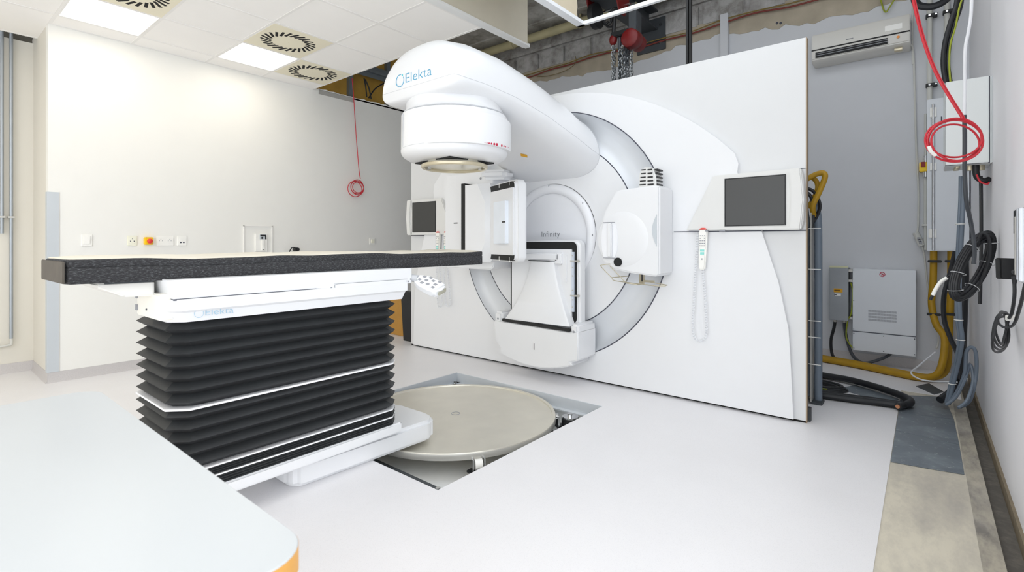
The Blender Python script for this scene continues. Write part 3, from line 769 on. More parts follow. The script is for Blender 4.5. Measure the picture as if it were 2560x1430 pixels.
# left flat panel detector: housing + slab turned towards the isocentre
hb = MB(); hb.prism(rrect(-3.675,-3.03,.95,1.865,.05,4), 'y', 3.44, YD, .03, 3); dt_ = obj('detector_housing', hb, WHITE, la)
q = MB(); q.box(-3.545,-3.495,3.436,3.442,1.383,1.392); obj('alignment_mark', q, BLACK, dt_)
q = MB(); q.cyl((-3.19,3.437,1.795),(-3.19,3.442,1.795),.012,12); q.cyl((-3.2,3.437,1.01),(-3.2,3.442,1.01),.009,12); pieces('housing_screw', q, GREYB, dt_)
q = MB(); q.box(-3.335,-3.29,3.33,3.445,1.03,1.745); obj('black_joint', q, GASK, dt_)  # black box painted as the shadow gap beside the joint cover
q = MB()
o3 = [(-3.29,1.02),(-3.02,1.02),(-2.965,1.09),(-2.95,1.18),(-2.95,1.60),(-3.03,1.735),(-3.29,1.735)]
o2 = [(-3.29,1.025),(-3.13,1.025),(-3.085,1.09),(-3.03,1.20),(-3.03,1.56),(-3.125,1.728),(-3.29,1.728)]
q.loft([[Vector((x_,3.47,z_)) for x_,z_ in o3],[Vector((x_,3.385,z_)) for x_,z_ in o3],[Vector((x_,3.335,z_)) for x_,z_ in o2],[Vector((x_-.006 if x_>-3.2 else x_+.006,3.33,z_)) for x_,z_ in o2]]); obj('joint_cover', q, WHITE, dt_, sharp=20)
q = MB(); q.prism([(-3.12,3.35),(-2.91,3.46),(-2.91,3.60),(-3.12,3.60)], 'z', 1.77, 1.86, .03, 3); obj('upper_bracket', q, WHITE, dt_)
Bp = Vector((-2.54,3.155,0)); dv = Vector((-.902,.432,0)); nv = Vector((-.432,-.902,0))
M = frame((Bp.x,Bp.y,0), dv, (0,0,1))                 # local x along the slab, y up, z = x cross y
zc = -1 if (Vector(dv).cross(Vector((0,0,1)))).dot(nv) > 0 else 1
def L3(a, b): return (a*-zc, b*-zc) if False else (a, b)
# local +z direction
lz = dv.normalized().cross(Vector((0,0,1)))
front = 1 if lz.dot(nv) > 0 else -1
def slab(pts, d0, d1, bev, seg=2):
    """d measured out of the front face"""
    m_ = MB(M); a, b = sorted((front*d0, front*d1)); m_.prism(pts, 'z', a, b, bev, seg); return m_
pan = obj('flat_panel', slab(rrect(0,.60,1.035,1.715,.05), -.105, 0, .022, 3), WHITE, la)
obj('black_rim', slab(rrect(.03,.60,1.05,1.70,.04), -.02, .003, .001), GASK, pan)
obj('panel_plate', slab(rrect(.028,.60,1.095,1.648,.01), -.02, .014, .004), WHITE, pan)
obj('raised_cover', slab(rrect(.115,.36,1.19,1.545,.008), .0, .045, .004), mat('panel_cool_white',(234,240,248),.4), pan)
q = slab([(.118,1.363),(.175,1.363),(.175,1.375),(.118,1.375)], .04, .047, 0); obj('alignment_mark', q, BLACK, pan)
q = MB(M)
for z in (1.06,1.69):
    for x_ in (.12,.33): 
        a, b = sorted((0,front*.005)); q.box(x_-.003,x_+.003,z-.02,z+.02,a,b)
pieces('clip', q, SOCK, pan)

# ================================================================== TURNTABLE IN THE PIT
TX, TY = -2.6, 2.54
tt = thing('couch_turntable', (TX,TY,D), 'round steel turntable disc sunk in the square floor pit', 'turntable')
q = MB().lathe([(.001,-.026),(.69,-.026),(.692,-.018),(.712,-.016),(.714,-.02),(.714,-.058),(.70,-.062),(.001,-.062)], (TX,TY,0), 'z', 128); obj('disc', q, STEEL, tt)
q = MB(); q.lathe([(.7145,-.022),(.7155,-.024),(.7155,-.056),(.7145,-.058)], (TX,TY,0), 'z', 128); obj('rim_band', q, STEELE, tt)
q = MB(); q.torus((TX,TY,-.0255), .03, .002, (0,0,1), 24, 5); obj('centre_plug', q, GREYB, tt)
q = MB(); q.cyl((TX,TY,D),(TX,TY,-.06),.16,32); q.box(TX-.28,TX-.2,TY-.85,TY-.2,D,-.07); q.cyl((TX-.45,TY-.45,D),(TX-.45,TY-.45,-.06),.12,24); obj('pedestal', q, BLACK, tt)
def roller(u, v, lab):
    p = onz(u, v, -.07); dr = Vector((p.x-TX,p.y-TY,0)).normalized(); c = Vector((TX,TY,0))+dr*.725
    r = MB(); r.cyl((c.x,c.y,D),(c.x,c.y,-.125),.05,20); r.box(c.x-.05,c.x+.05,c.y-.05,c.y+.05,-.13,-.115,.004); o = obj('roller_post', r, BLACK, tt)
    t = Vector((-dr.y,dr.x,0)); r = MB(); r.cyl(c-t*.022+Vector((0,0,-.085)), c+t*.022+Vector((0,0,-.085)), .03, 20); obj('wheel', r, SOCK, o)
    r = MB()
    for s_ in (-1,1): r.M = frame(c+t*(.034*s_)+Vector((0,0,-.09)), dr, (0,0,1)); r.box(-.02,.02,-.03,.04,-.004,.004)
    obj('fork', r, CHROME, o)
roller(1198,1158,''); roller(1397,1045,''); roller(1000,985,'')
q = MB(); c = Vector((-1.965,3.06,0)); q.cyl((c.x,c.y,D),(c.x,c.y,-.055),.062,24); q.cyl((c.x+.13,c.y-.0,D),(c.x+.13,c.y,-.075),.05,20); mo = obj('drive_motor', q, BLACK, tt)
q = MB(); q.cyl((c.x,c.y,-.055),(c.x,c.y,-.045),.058,24); q.cyl((c.x,c.y,-.045),(c.x,c.y,-.025),.02,12); q.box(c.x-.10,c.x-.05,c.y-.12,c.y-.08,-.12,-.05); q.cyl((c.x-.06,c.y-.13,-.10),(c.x-.02,c.y-.16,-.10),.018,10); obj('motor_cap', q, CHROME, mo)
bo = MB(); bo.cyl((-3.285,3.20,-.085),(-3.285,3.20,-.07),.022,14); bo.cyl((-3.285,3.20,-.07),(-3.285,3.20,-.055),.013,8)
obj('frame_bolt', bo, CHROME, label='chrome bolt in the back corner of the floor pit frame', cat='bolt')
bo = MB(); bo.cyl((-1.98,1.805,-.10),(-1.98,1.805,-.09),.014,10); obj('frame_bolt', bo, CHROME, label='chrome bolt on the dark ledge at the front corner of the floor pit', cat='bolt')

# ================================================================== TREATMENT COUCH
CX = -2.56
co = thing('treatment_couch', (CX,1.5,0), 'white treatment couch on black bellows with dark speckled foam-edged top', 'treatment couch')
S, SE, Y0, Y1 = -2.30, -2.82, .685, 1.825
q = MB()
q.prism([(-2.76,1.25),(-2.70,1.205),(-2.42,1.205),(-2.365,1.235),(-2.352,1.27),(-2.318,2.02),(-2.325,2.075),(-2.37,2.12),(-2.44,2.135),(-2.68,2.135),(-2.77,2.10),(-2.80,2.02)], 'z', .001, .122, .02, 4)
ped = obj('pedestal', q, WHITE, co)
q = MB(); q.box(-2.44,-2.415,1.89,1.91,.12,.124); obj('screw_slot', q, GREYB, ped)
q = MB(); q.box(SE,S,Y0-.06,Y1,.122,.178,.008,2); obj('base_plate', q, WHITE, co)
def octo(inset, z, ch=.066):
    x0, x1, y0, y1 = SE+inset, S-inset, Y0+inset, Y1-inset; c = ch-inset*.3
    return [Vector(p) for p in ((x0+c,y0,z),(x1-c,y0,z),(x1,y0+c,z),(x1,y1-c,z),(x1-c,y1,z),(x0+c,y1,z),(x0,y1-c,z),(x0,y0+c,z))]
def bellows(z0, z1, n, depth):
    m_ = MB(); rings = []
    for i in range(n):
        h = (z1-z0)/n
        rings += [octo(depth, z0+i*h), octo(.0, z0+(i+.5)*h)]
    rings.append(octo(depth, z1)); m_.loft(rings); return m_
obj('upper_bellows', bellows(.526, .872, 7, .036), BELLOW, co, flat=True)
obj('lower_bellows', bellows(.268, .518, 5, .036), BELLOW, co, flat=True)
obj('compressed_bellows', bellows(.226, .262, 4, .008), BELLOW, co, flat=True)
obj('compressed_bellows', bellows(.178, .220, 4, .008), BELLOW, co, flat=True)
for z, h in ((.518,.008),(.262,.006),(.220,.006)):
    q = MB(); q.loft([octo(.0,z),octo(.0,z+h)]); obj('trim_strip', q, TRIM, co, flat=True)
# housing with maker's mark: flared box
def flare(x0,x1,y0,y1,z0,z1,ins,ch=.05):
    def o(i,z): 
        a,b,c,d = x0+i,x1-i,y0+i,y1-i
        return [Vector(p) for p in ((a,c,z),(b-ch,c,z),(b,c+ch,z),(b,d-.01,z),(b-.01,d,z),(a,d,z))]
    m_ = MB(); m_.loft([o(ins,z0),o(ins*.42,z0+(z1-z0)*.42),o(0,z0+(z1-z0)*.52),o(0,z1)]); return m_
q = flare(-2.64,-2.268,.662,1.845,.880,.974,.022); hs = obj('carriage_housing', q, WHITE, co, sharp=25)
q = MB(); q.box(-2.605,-2.31,.652,.70,.892,.995,.004); obj('end_cover', q, mat('end_cover_cream',(240,237,228),.45), hs)
q = MB(); q.box(-2.608,-2.588,.646,.656,.962,.988); q.box(-2.608,-2.588,.646,.656,.912,.936); pieces('latch', q, GREYB, hs)
q = MB(); q.cyl((-2.47,.648,.925),(-2.47,.654,.925),.004,8); obj('screw', q, DSEAM, hs)
p0 = onx(497,780,-2.276)
logo((-2.2745,p0.y,p0.z-.017),(0,1,0),(0,0,1),.027,hs,(LPALE,LPALE,LPALE),.108)
q = MB()
def side(y, z): return (y, z)
q.prism([(.685,.977),(1.285,.977),(1.315,.969),(1.385,.969),(1.385,.992),(1.835,.992),(1.835,.966),(1.872,.966),(1.872,1.052),(.668,1.052)], 'x', -2.66, -2.272, .004, 2)
up = obj('carriage_upper', q, WHITE, co)
q = MB(); q.box(-2.65,-2.279,.69,1.835,.970,.9925); obj('shadow_gap', q, DSEAM, co)
q = MB(); q.box(-2.65,-2.2725,1.387,1.833,.968,.9905,.002); obj('slide_cover', q, WHITE, co)
q = MB()
for y,z in ((1.365,.975),(1.845,.978),(1.862,.99)): q.cyl((-2.272,y,z),(-2.2705,y,z),.005,10)
pieces('screw', q, GREYB, up)
q = MB(); q.prism([(.475,1.030),(.53,1.004),(.56,.988),(.66,.985),(.66,1.045),(.475,1.045)], 'x', -2.72, -2.40, .006, 2); obj('under_tray', q, mat('tray_cream',(238,236,230),.45), up)
q = MB(); q.box(-2.41,-2.40,.50,.655,1.041,1.0475); obj('rail', q, IRON, up)
# tabletop
TZ0, TZ1 = 1.049, 1.128
def wave(y, s_=0): return .0028*math.sin(y*5.2+s_)+.0022*math.sin(y*11.7+1.3+s_)+.0012*math.sin(y*23+s_)
def outline():
    X1, X0, A, B = -2.352, -2.775, .378, 2.56; r = .07; pts = []
    n = 70
    for i in range(n+1): pts.append((X1, A+.012+(B-A-.02)*i/n))
    for i in range(10): pts.append((X1-.02-(X1-X0-.04)*i/9, B))
    for i in range(n+1): pts.append((X0, B-.02-(B-A-.09)*i/n))
    pts += [(X0+.012,A+.025),(X0+.035,A+.006)]
    for i in range(8): pts.append((X0+.07+(X1-X0-.08)*i/8, A))
    return pts
op = outline(); cxm, cym = -2.56, 1.46
ring = lambda k, z, wv: [Vector((cxm+(p[0]-cxm)*k-0, cym+(p[1]-cym)*(1-(1-k)*.22), z+(wave(p[1], 0 if p[0]>-2.6 else 1.1) if wv else 0))) for p in op]
q = MB(); q.loft([ring(.985,TZ0,0), ring(1,TZ0+.006,0), ring(1,TZ1-.024,1), ring(.988,TZ1-.0215,1), ring(1,TZ1-.019,1), ring(1,TZ1+.004,1), ring(.985,TZ1+.008,1)])
tp = obj('tabletop', q, FOAM, co, sharp=60)
sh = MB(); sh.loft([ring(.984,TZ1+.0085,1), ring(.965,TZ1+.0115,1), ring(.75,TZ1+.0165,1), ring(.4,TZ1+.0195,1)]); obj('cover_sheet', sh, SHEET, tp)
q = MB(); q.prism([(-2.765,.372),(-2.356,.372),(-2.356,.379),(-2.765,.379)], 'z', TZ0+.003, TZ1+.003, .002); obj('end_wrap', q, PAPER, tp)
# keypad paddle on the carriage corner
_x = Vector((.93,.1,-.30)).normalized(); _y = Vector((-.1,.9,.36)); _y = (_y-_x*_y.dot(_x)).normalized(); PADF = frame((-2.275,1.905,1.0), _x, _y)
q = MB(); q.M = PADF; prof_ = [(0,-.022),(.03,-.04),(.07,-.055),(.15,-.058),(.19,-.05),(.205,-.025),(.205,.025),(.19,.05),(.15,.058),(.07,.055),(.03,.04),(0,.022)]
q.prism(prof_, 'z', -.042, .012, .014, 3)
pk = obj('keypad_paddle', q, WHITE, co)
q = MB(); q.M = PADF; q.prism([(.20,-.03),(.208,-.02),(.208,.03),(.20,.04)], 'z', -.030, -.006, .003); obj('paddle_bar', q, mat('paddle_bar_grey',(168,166,150),.5), pk)
q = MB(); q.M = PADF
for (a, b) in ((.05,.02),(.05,-.02),(.085,.035),(.085,0),(.085,-.035),(.12,.02),(.12,-.025),(.155,.035),(.155,.0),(.165,-.03)):
    q.box(a-.009,a+.009,b-.008,b+.008,.0115,.0145)
pieces('paddle_key', q, GREYB, pk)
q = MB(); q.cyl((-2.29,1.885,.995),(-2.25,1.90,.99),.022,14); obj('paddle_joint', q, SEAM, pk)

# ================================================================== FOREGROUND TABLE
ft = thing('white_table', (-1.33,-.05,0), 'white laminate table with oak edge in the near left corner', 'table')
def rr2(x0,x1,y0,y1,r): return rrect(x0,x1,y0,y1,r,8)
q = MB(); q.prism(rr2(-1.972,-.692,-.56,.392,.07), 'z', .728, .75, .0015, 1); obj('tabletop', q, TABLEW, ft)
q = MB(); o1 = rr2(-1.9725,-.6915,-.5605,.3925,.0705); q.loft([[Vector((p[0],p[1],.712)) for p in o1],[Vector((p[0],p[1],.7478)) for p in o1]]); obj('edge_band', q, OAK, ft)
for (a, b) in ((-1.88,-.47),(-1.88,.30),(-.79,-.47),(-.79,.30)):
    q = MB(); q.cyl((a,b,0),(a,b,.712),.02,14); obj('leg', q, STEELE, ft)

# ================================================================== LEFT WALL FITTINGS
def wb(u0, u1, v0, v1, d, bev=.004, mb=None, x=XL, base=0.0):
    a = onx(u0, v0, x); b = onx(u1, v1, x); c = onx(u0, v1, x)
    z0, z1 = min(a.z,b.z), max(a.z,b.z)
    return (mb or MB()).box(x+base, x+base+d, a.y, b.y, z0, z1, bev)
sw = thing('wall_switch', onx(216,617,XL), 'large white switch plate nearest the grey corner guard', 'switch')
y0, y1, z0, z1 = 1.035, 1.115, 1.165, 1.272
q = MB(); q.box(XL,XL+.012,y0,y1,z0,z1,.004); obj('plate', q, SOCK, sw)
q = MB(); q.box(XL+.01,XL+.02,y0+.015,y1-.015,z0+.02,z1-.015,.004); obj('rocker', q, SOCK, sw)
def socket(y0, y1, label, m_, holes, z0=1.168, z1=1.264, gang=1, name='wall_socket'):
    t = thing(name, (XL,(y0+y1)/2,z0), label, 'socket')
    q = MB(); q.box(XL,XL+.012,y0,y1,z0,z1,.004); obj('plate', q, m_, t)
    w = (y1-y0)/gang; h = MB(); f = MB()
    for g in range(gang):
        cy = y0+w*(g+.5); cz = (z0+z1)/2
        f.cyl((XL+.010,cy,cz),(XL+.0145,cy,cz),.027,24)
        for (a, b, r) in holes: h.cyl((XL+.012,cy+a,cz+b),(XL+.0155,cy+a,cz+b),r,10)
    obj('insert', f, m_, t); pieces('hole', h, GREYB if m_ is SOCK and gang == 2 else DSEAM, t)
socket(1.37, 1.446, 'ivory three-hole socket left of the emergency button', SOCKC, [(-.014,-.004,.005),(.014,-.004,.005),(0,.018,.003)])
socket(1.60, 1.748, 'white double socket right of the emergency button', SOCK, [(-.012,.0,.0035),(.012,.0,.0035),(0,.014,.003)], gang=2)
socket(1.775, 1.862, 'white socket with two black ports at the right end of the row', SOCK, [(-.012,-.016,.008),(.014,-.016,.008)])
es = thing('emergency_button', (XL,1.53,1.178), 'yellow emergency box with red mushroom button between wall sockets', 'emergency button')
q = MB(); q.box(XL,XL+.05,1.497,1.567,1.178,1.25,.006); obj('box', q, YEL, es)
q = MB(); q.cyl((XL+.05,1.532,1.213),(XL+.062,1.532,1.213),.014,16); q.sphere((XL+.072,1.532,1.213),.024,18,10,(.6,1,1)); obj('button', q, REDB, es)
q = MB(); q.cyl((XL+.05,1.505,1.243),(XL+.0515,1.505,1.243),.004,8); q.cyl((XL+.05,1.56,1.186),(XL+.0515,1.56,1.186),.004,8); pieces('screw', q, DSEAM, es)
ni = thing('recessed_service_panel', (XL,2.57,1.06), 'white recessed wall panel with small white apparatus above the couch', 'wall panel')
q = MB(); q.box(XL,XL+.006,2.418,2.718,1.06,1.378); obj('back_plate', q, WALLW, ni)
q = MB(); q.box(XL,XL+.016,2.41,2.418,1.05,1.385); q.box(XL,XL+.016,2.718,2.726,1.05,1.385); q.box(XL,XL+.016,2.41,2.726,1.378,1.386); obj('rim', q, GRID, ni)
q = MB(); q.box(XL,XL+.03,2.53,2.66,1.10,1.298,.004); obj('device_case', q, SOCK, ni)
q = MB(); q.box(XL+.03,XL+.033,2.575,2.648,1.235,1.288); obj('dark_module', q, BLUEG, ni)
q = MB(); q.box(XL+.031,XL+.036,2.58,2.645,1.268,1.286); q.box(XL+.031,XL+.036,2.632,2.646,1.235,1.27); q.cyl((XL+.03,2.6,1.25),(XL+.036,2.6,1.25),.012,10); q.box(XL+.045,XL+.048,2.60,2.616,1.116,1.122); pieces('black_part', q, BLACK, ni)
q = MB(); q.box(XL+.03,XL+.045,2.592,2.624,1.112,1.225,.003); obj('white_stick', q, SOCK, ni)
pg = thing('wall_plug', (XL,2.97,1.08), 'black plug with curved cable in the wall just above the couch top', 'plug')
q = MB(); q.cyl((XL,2.99,1.118),(XL+.07,2.99,1.118),.022,14); q.box(XL+.02,XL+.075,2.97,3.02,1.10,1.135,.006); obj('plug_body', q, BLACK, pg)
q = MB(); q.tube([(XL+.06,2.985,1.128),(XL+.07,2.94,1.142),(XL+.06,2.915,1.12),(XL+.03,2.905,1.03),(XL+.01,2.90,.7)], .006, 8, 6); obj('cable', q, BLACKC, pg)
s2 = thing('wall_switch', (XL,4.075,1.17), 'small white light switch left of the machine, beyond the red coil', 'switch')
q = MB(); q.box(XL,XL+.012,4.03,4.122,1.17,1.262,.004); obj('plate', q, SOCK, s2)
q = MB(); q.box(XL+.01,XL+.022,4.05,4.102,1.19,1.242,.004); obj('rocker', q, SOCKC, s2)
q = MB(); q.prism([(XL-.06,.8115),(XL+.007,.8115),(XL+.007,.892),(XL+.0005,.892),(XL+.0005,.8195),(XL-.06,.8195)], 'z', .089, 1.632)
obj('corner_guard', q, BLUEG, label='pale blue-grey guard strip on the wall corner at left', cat='corner guard')
# steel conduits on the recess wall
CONDUIT = mat('grey_conduit', (166,172,178), .35, metal=.5, var=.03)
def conduit(y, z0, z1, label, bend):
    t = thing('steel_conduit', (XA,y,z0), label, 'pipe', 'steel conduits on the recess wall')
    q = MB(); P = [(XA+.04,y,z1),(XA+.04,y,(z0+z1)/2),(XA+.04,y,z0+.06)]
    q.tube(P, .0135, 12, 0); obj('pipe', q, CONDUIT, t)
    if bend: 
        q = MB(); q.tube([(XA+.04,y,z0+.07),(XA+.04,y,z0+.02),(XA+.04,y-.03,z0),(XA+.04,y-.3,z0-.01)], .012, 10, 5); obj('cable_end', q, PVC, t)
    q = MB()
    for z in (1.43,): q.box(XA+.001,XA+.06,y-.022,y+.022,z-.008,z+.008,.002)
    obj('clamp', q, STEELE, t)
conduit(.668, .26, 3.6, 'steel conduit on the recess wall, bending left near the floor', True)
conduit(.607, 1.22, 3.6, 'steel conduit at the very left edge of the photo', False)

# ================================================================== CABLES, HOSES
def cable(name, pts, r, m_, label, cat='cable', n=8, k=6, group=None):
    return obj(name, MB().tube(pts, r, n, k), m_, label=label, cat=cat, group=group)
def loops(c, ax, up, R, r, turns, m_jit=.012, sx=1, sy=1, n=26, mb=None, lift=.004):
    """a hand wound coil as one continuous tube"""
    c = Vector(c); ax = Vector(ax).normalized(); a = Vector(up).normalized(); b = ax.cross(a); P = []
    for i in range(int(n*turns)+1):
        t = 2*PI*i/n; j = 1+m_jit/R*math.sin(t*.37+1)+m_jit/R*.7*math.sin(t*1.13)
        P.append(c+a*(R*sx*j*math.cos(t))+b*(R*sy*j*math.sin(t))+ax*(lift*math.sin(t*.61)))
    return P
# red coil in front of the left wall
P = [onx(880,196,XL+.05), onx(884,240,XL+.05), onx(889,320,XL+.05), onx(897,420,XL+.05), onx(901,447,XL+.06)]
c = onx(891,472,XL+.06); q = MB(); q.tube(P+[], .005, 8, 6)
q.tube([Vector((XL+.06,c.y+.02+.09*math.cos(t)*(1+.15*math.sin(t*.5)), c.z+.02+.085*math.sin(t)*(1+.2*math.cos(t*.33)))) for t in [PI/2+i*.25 for i in range(76)]], .005, 6, 0)
q.tube([Vector((XL+.065,c.y-.025+.105*math.cos(t), c.z-.005+.10*math.sin(t))) for t in [1.2+i*.25 for i in range(50)]], .005, 6, 0)
obj('red_cable_coil', q, REDC, label='thin red cable hanging from the ceiling edge, coiled before the left wall', cat='cable')
# red coil near the right wall
YR = 3.2
P = [ony(2276,-60,YR), ony(2284,10,YR), ony(2310,110,YR), ony(2345,195,YR), ony(2406,296,YR)]
q = MB(); q.tube(P, .0052, 10, 6); P2 = [p+Vector((.008,.010,.0)) for p in P]; q.tube(P2, .0042, 8, 6)
c = ony(2386,350,YR)
HD = Vector((RT[0],RT[1],0)); 
for (R, sy, dx, dz, ph) in ((.126,.80,0,0,.3),(.119,.74,.004,.006,1.2),(.130,.78,-.002,-.004,2.2),(.123,.72,.005,-.012,4.0)):
    q.tube([c+HD*(dx+R*math.cos(t))+Vector((-FW[0],-FW[1],0))*(.012*math.sin(t+ph))+Vector((0,0,dz+R*sy*math.sin(t))) for t in [2*PI*i/36 for i in range(36)]], .0046, 8, 0, closed=True)
rc = obj('red_cable_coil', q, REDC, label='thick red cable hanging at right with a round coil before the grey boxes', cat='cable')
q = MB(); q.tube([c-HD*.122+Vector((0,-.008,-.03)), c-HD*.112+Vector((0,-.01,-.055)), c-HD*.09+Vector((0,-.01,-.075))], .008, 8, 4); obj('white_tape', q, SOCK, rc)
# white / dark hanging cable with the wrapped coil
YW = 3.55
P = [ony(2430,-60,YW), ony(2428,30,YW), ony(2421,80,YW), ony(2414,115,YW), ony(2412,160,YW), ony(2412,220,YW), ony(2411,290,YW)]
cable('hanging_white_cable', P, .0075, WHITEC, 'white cable hanging from above in front of the upper grey box')
P = [ony(2411,288,YW), ony(2412,340,YW), ony(2412,430,YW), ony(2416,500,YW), ony(2428,560,YW+.1), ony(2436,620,YW+.1), ony(2434,660,YW+.1)]
cable('hanging_dark_cable', P, .0095, DGREYC, 'dark grey cable running down from the white one to the wrapped coil')
bc = thing('wrapped_cable_coil', ony(2425,750,3.75), 'black cable coil in clear plastic wrap hanging by the right wall', 'cable coil')
q = MB(); cc = ony(2428,665,3.75)
e1 = (HD*.46+Vector((0,0,.89))).normalized(); e2 = (HD*.89-Vector((0,0,.46))).normalized(); e3 = Vector((-FW[0],-FW[1],0))
for k_ in range(11):
    R = .205-.011*(k_%6)+.004*(k_//6); W_ = .082-.0085*(k_%6)
    q.tube([cc+e1*(R*math.cos(t))+e2*(W_*math.sin(t))+e3*(.012*(k_//6)+.004*(k_%3)) for t in [2*PI*i/30 for i in range(30)]], .0075, 7, 0, closed=True)
obj('coil', q, BLACKC, bc)
q = MB(); q.tube([ony(2440,625,3.75),ony(2452,585,3.75),ony(2470,592,3.75),ony(2474,630,3.75),ony(2462,680,3.75),ony(2430,735,3.75),ony(2395,752,3.75)], .0085, 8, 6); obj('loose_loop', q, BLACKC, bc)
q = MB(); q.tube([ony(2410,672,3.74),ony(2370,690,3.72),ony(2366,696,3.72)], .006, 8, 5); q.tube([ony(2333,735,3.72),ony(2326,750,3.72)], .008, 8, 0); obj('tail', q, BLACKC, bc)
q = MB(); q.tube([ony(2368,694,3.72),ony(2352,705,3.72),ony(2340,722,3.72),ony(2332,738,3.72)], .010, 10, 5); obj('white_sleeve', q, SOCK, bc)
q = MB()
for t in (.5,1.3,2.2,3.6,4.3,5.2):
    m_ = cc+e1*(.18*math.cos(t))+e2*(.06*math.sin(t))+e3*.012; tg = (e1*(-.18*math.sin(t))+e2*(.06*math.cos(t))).normalized()
    q.torus(m_, .034, .0016, tg, 14, 5)
pieces('wrap_band', q, GLINT, bc)  # pale rings painted as highlights on the clear wrap

# ================================================================== BACK RIGHT CORNER
# air conditioner
ac_ = thing('air_conditioner', (-.5,6.05,3.03), 'off-white wall air conditioner high on the back wall', 'air conditioner')
q = MB(); q.prism([(6.15,3.03),(6.0,3.035),(5.955,3.07),(5.945,3.13),(5.945,3.30),(5.96,3.325),(6.15,3.33)], 'x', -.895, -.10, .008, 2); obj('case', q, ACW, ac_)
q = MB(); q.box(-.895,-.103,5.942,5.95,3.155,3.167); obj('dark_gap', q, GASK, ac_)
q = MB(); q.box(-.86,-.27,5.938,5.952,3.082,3.135); obj('outlet', q, GASK, ac_)
q = MB(); q.box(-.86,-.27,5.934,5.942,3.118,3.122); q.box(-.86,-.27,5.934,5.942,3.098,3.103); pieces('louvre', q, GREYB, ac_)
q = MB(); q.cyl((-.19,5.94,3.125),(-.19,5.946,3.125),.012,12); obj('indicator_lamp', q, ORANGE, ac_)
q = MB(); q.box(-.29,-.16,5.9435,5.9455,3.20,3.25); obj('rating_label', q, SOCK, ac_)
q = MB(); q.box(-.60,-.54,5.943,5.946,3.20,3.208); obj('badge', q, LGREY, ac_)
q = MB(); q.cyl((-.22,5.99,3.02),(-.16,5.99,3.02),.02,12); obj('drain_stub', q, BRASS, ac_)
# white wall cabinet
wc = thing('wall_cabinet', (-.3,6.05,.15), 'pale grey wall cabinet with slotted vent low on the back wall', 'cabinet')
q = MB(); q.box(-.545,-.06,5.95,6.15,.145,.94,.004); obj('case', q, CAB, wc)
q = MB(); q.box(-.543,-.062,5.946,5.95,.335,.94,.002); obj('door', q, CAB, wc)
q = MB(); q.box(-.54,-.065,5.944,5.95,.147,.325,.002); obj('lower_cover', q, CAB, wc)
q = MB(); q.box(-.545,-.06,5.9485,5.951,.326,.333); obj('seam', q, DSEAM, wc)
q = MB()
for r_ in range(4):
    for k_ in range(34): q.box(-.418+.0065*k_,-.4145+.0065*k_,5.9445,5.9465,.446+r_*.028,.466+r_*.028)
obj('vent_grille', q, GREYB, wc)
q = MB(); q.torus((-.31,5.9455,.895), .02, .003, (0,1,0), 24, 5); q.prism([(-.3255,.9075),(-.3225,.9105),(-.2945,.8825),(-.2975,.8795)],'y',5.944,5.946); q.prism([(-.318,.884),(-.314,.884),(-.308,.898),(-.302,.884),(-.298,.884),(-.305,.903),(-.313,.905)],'y',5.9443,5.946); obj('warning_sign', q, DOTR, wc)
q = MB()
for x_ in (-.535,-.30,-.07):
    for z_ in (.31,.165): q.cyl((x_,5.942,z_),(x_,5.946,z_),.005,8)
for z_ in (.93,.63,.35): q.cyl((-.536,5.943,z_),(-.536,5.947,z_),.004,8)
pieces('screw', q, DSEAM, wc)
# grey metal junction box
jb = thing('junction_box', (-.66,6.05,.42), 'dark grey metal box with yellow warning label left of the wall cabinet', 'electrical box')
q = MB(); q.box(-.745,-.582,5.97,6.15,.42,.945,.004); obj('case', q, MBOX, jb)
q = MB(); q.box(-.742,-.585,5.965,5.99,.945,.965,.004); obj('lid_lip', q, mat('lip_cream',(214,214,180),.5), jb)
q = MB(); q.box(-.705,-.63,5.967,5.971,.70,.738); obj('yellow_label', q, STICK, jb)
q = MB(); q.box(-.693,-.645,5.967,5.971,.665,.688); obj('white_label', q, SOCK, jb)
q = MB(); q.box(-.70,-.65,5.966,5.968,.712,.726); obj('label_print', q, mat('label_print_brown',(130,90,20),.6), jb)
q = MB(); q.box(-.70,-.68,5.966,5.968,.671,.680); obj('label_print', q, DSEAM, jb)
q = MB()
for z_ in (.92,.82,.45): q.box(-.582,-.55,5.99,6.15,z_-.012,z_+.012)
q.cyl((-.70,6.02,.395),(-.70,6.02,.42),.014,10); q.cyl((-.62,6.02,.395),(-.62,6.02,.42),.014,10); pieces('bracket', q, STEELE, jb)
cable('box_cable', [(-.70,6.02,.40),(-.71,6.02,.33),(-.735,6.02,.2),(-.72,6.0,.06),(-.66,5.95,.02)], .014, BLACKC, 'black cable from the left gland of the dark metal box')
cable('box_cable', [(-.62,6.02,.40),(-.615,6.02,.32),(-.58,6.0,.16),(-.53,5.95,.07),(-.44,5.9,.04),(-.30,5.95,.10),(-.24,6.05,.145)], .014, DGREYC, 'grey cable looping from the dark metal box under the wall cabinet')
cable('earth_wire', [(-.565,6.0,.80),(-.548,5.98,.70),(-.56,5.98,.50),(-.59,5.99,.42),(-.60,5.99,.25),(-.54,5.97,.15)], .006, GYC, 'yellow-green earth wire between the dark metal box and the wall cabinet')
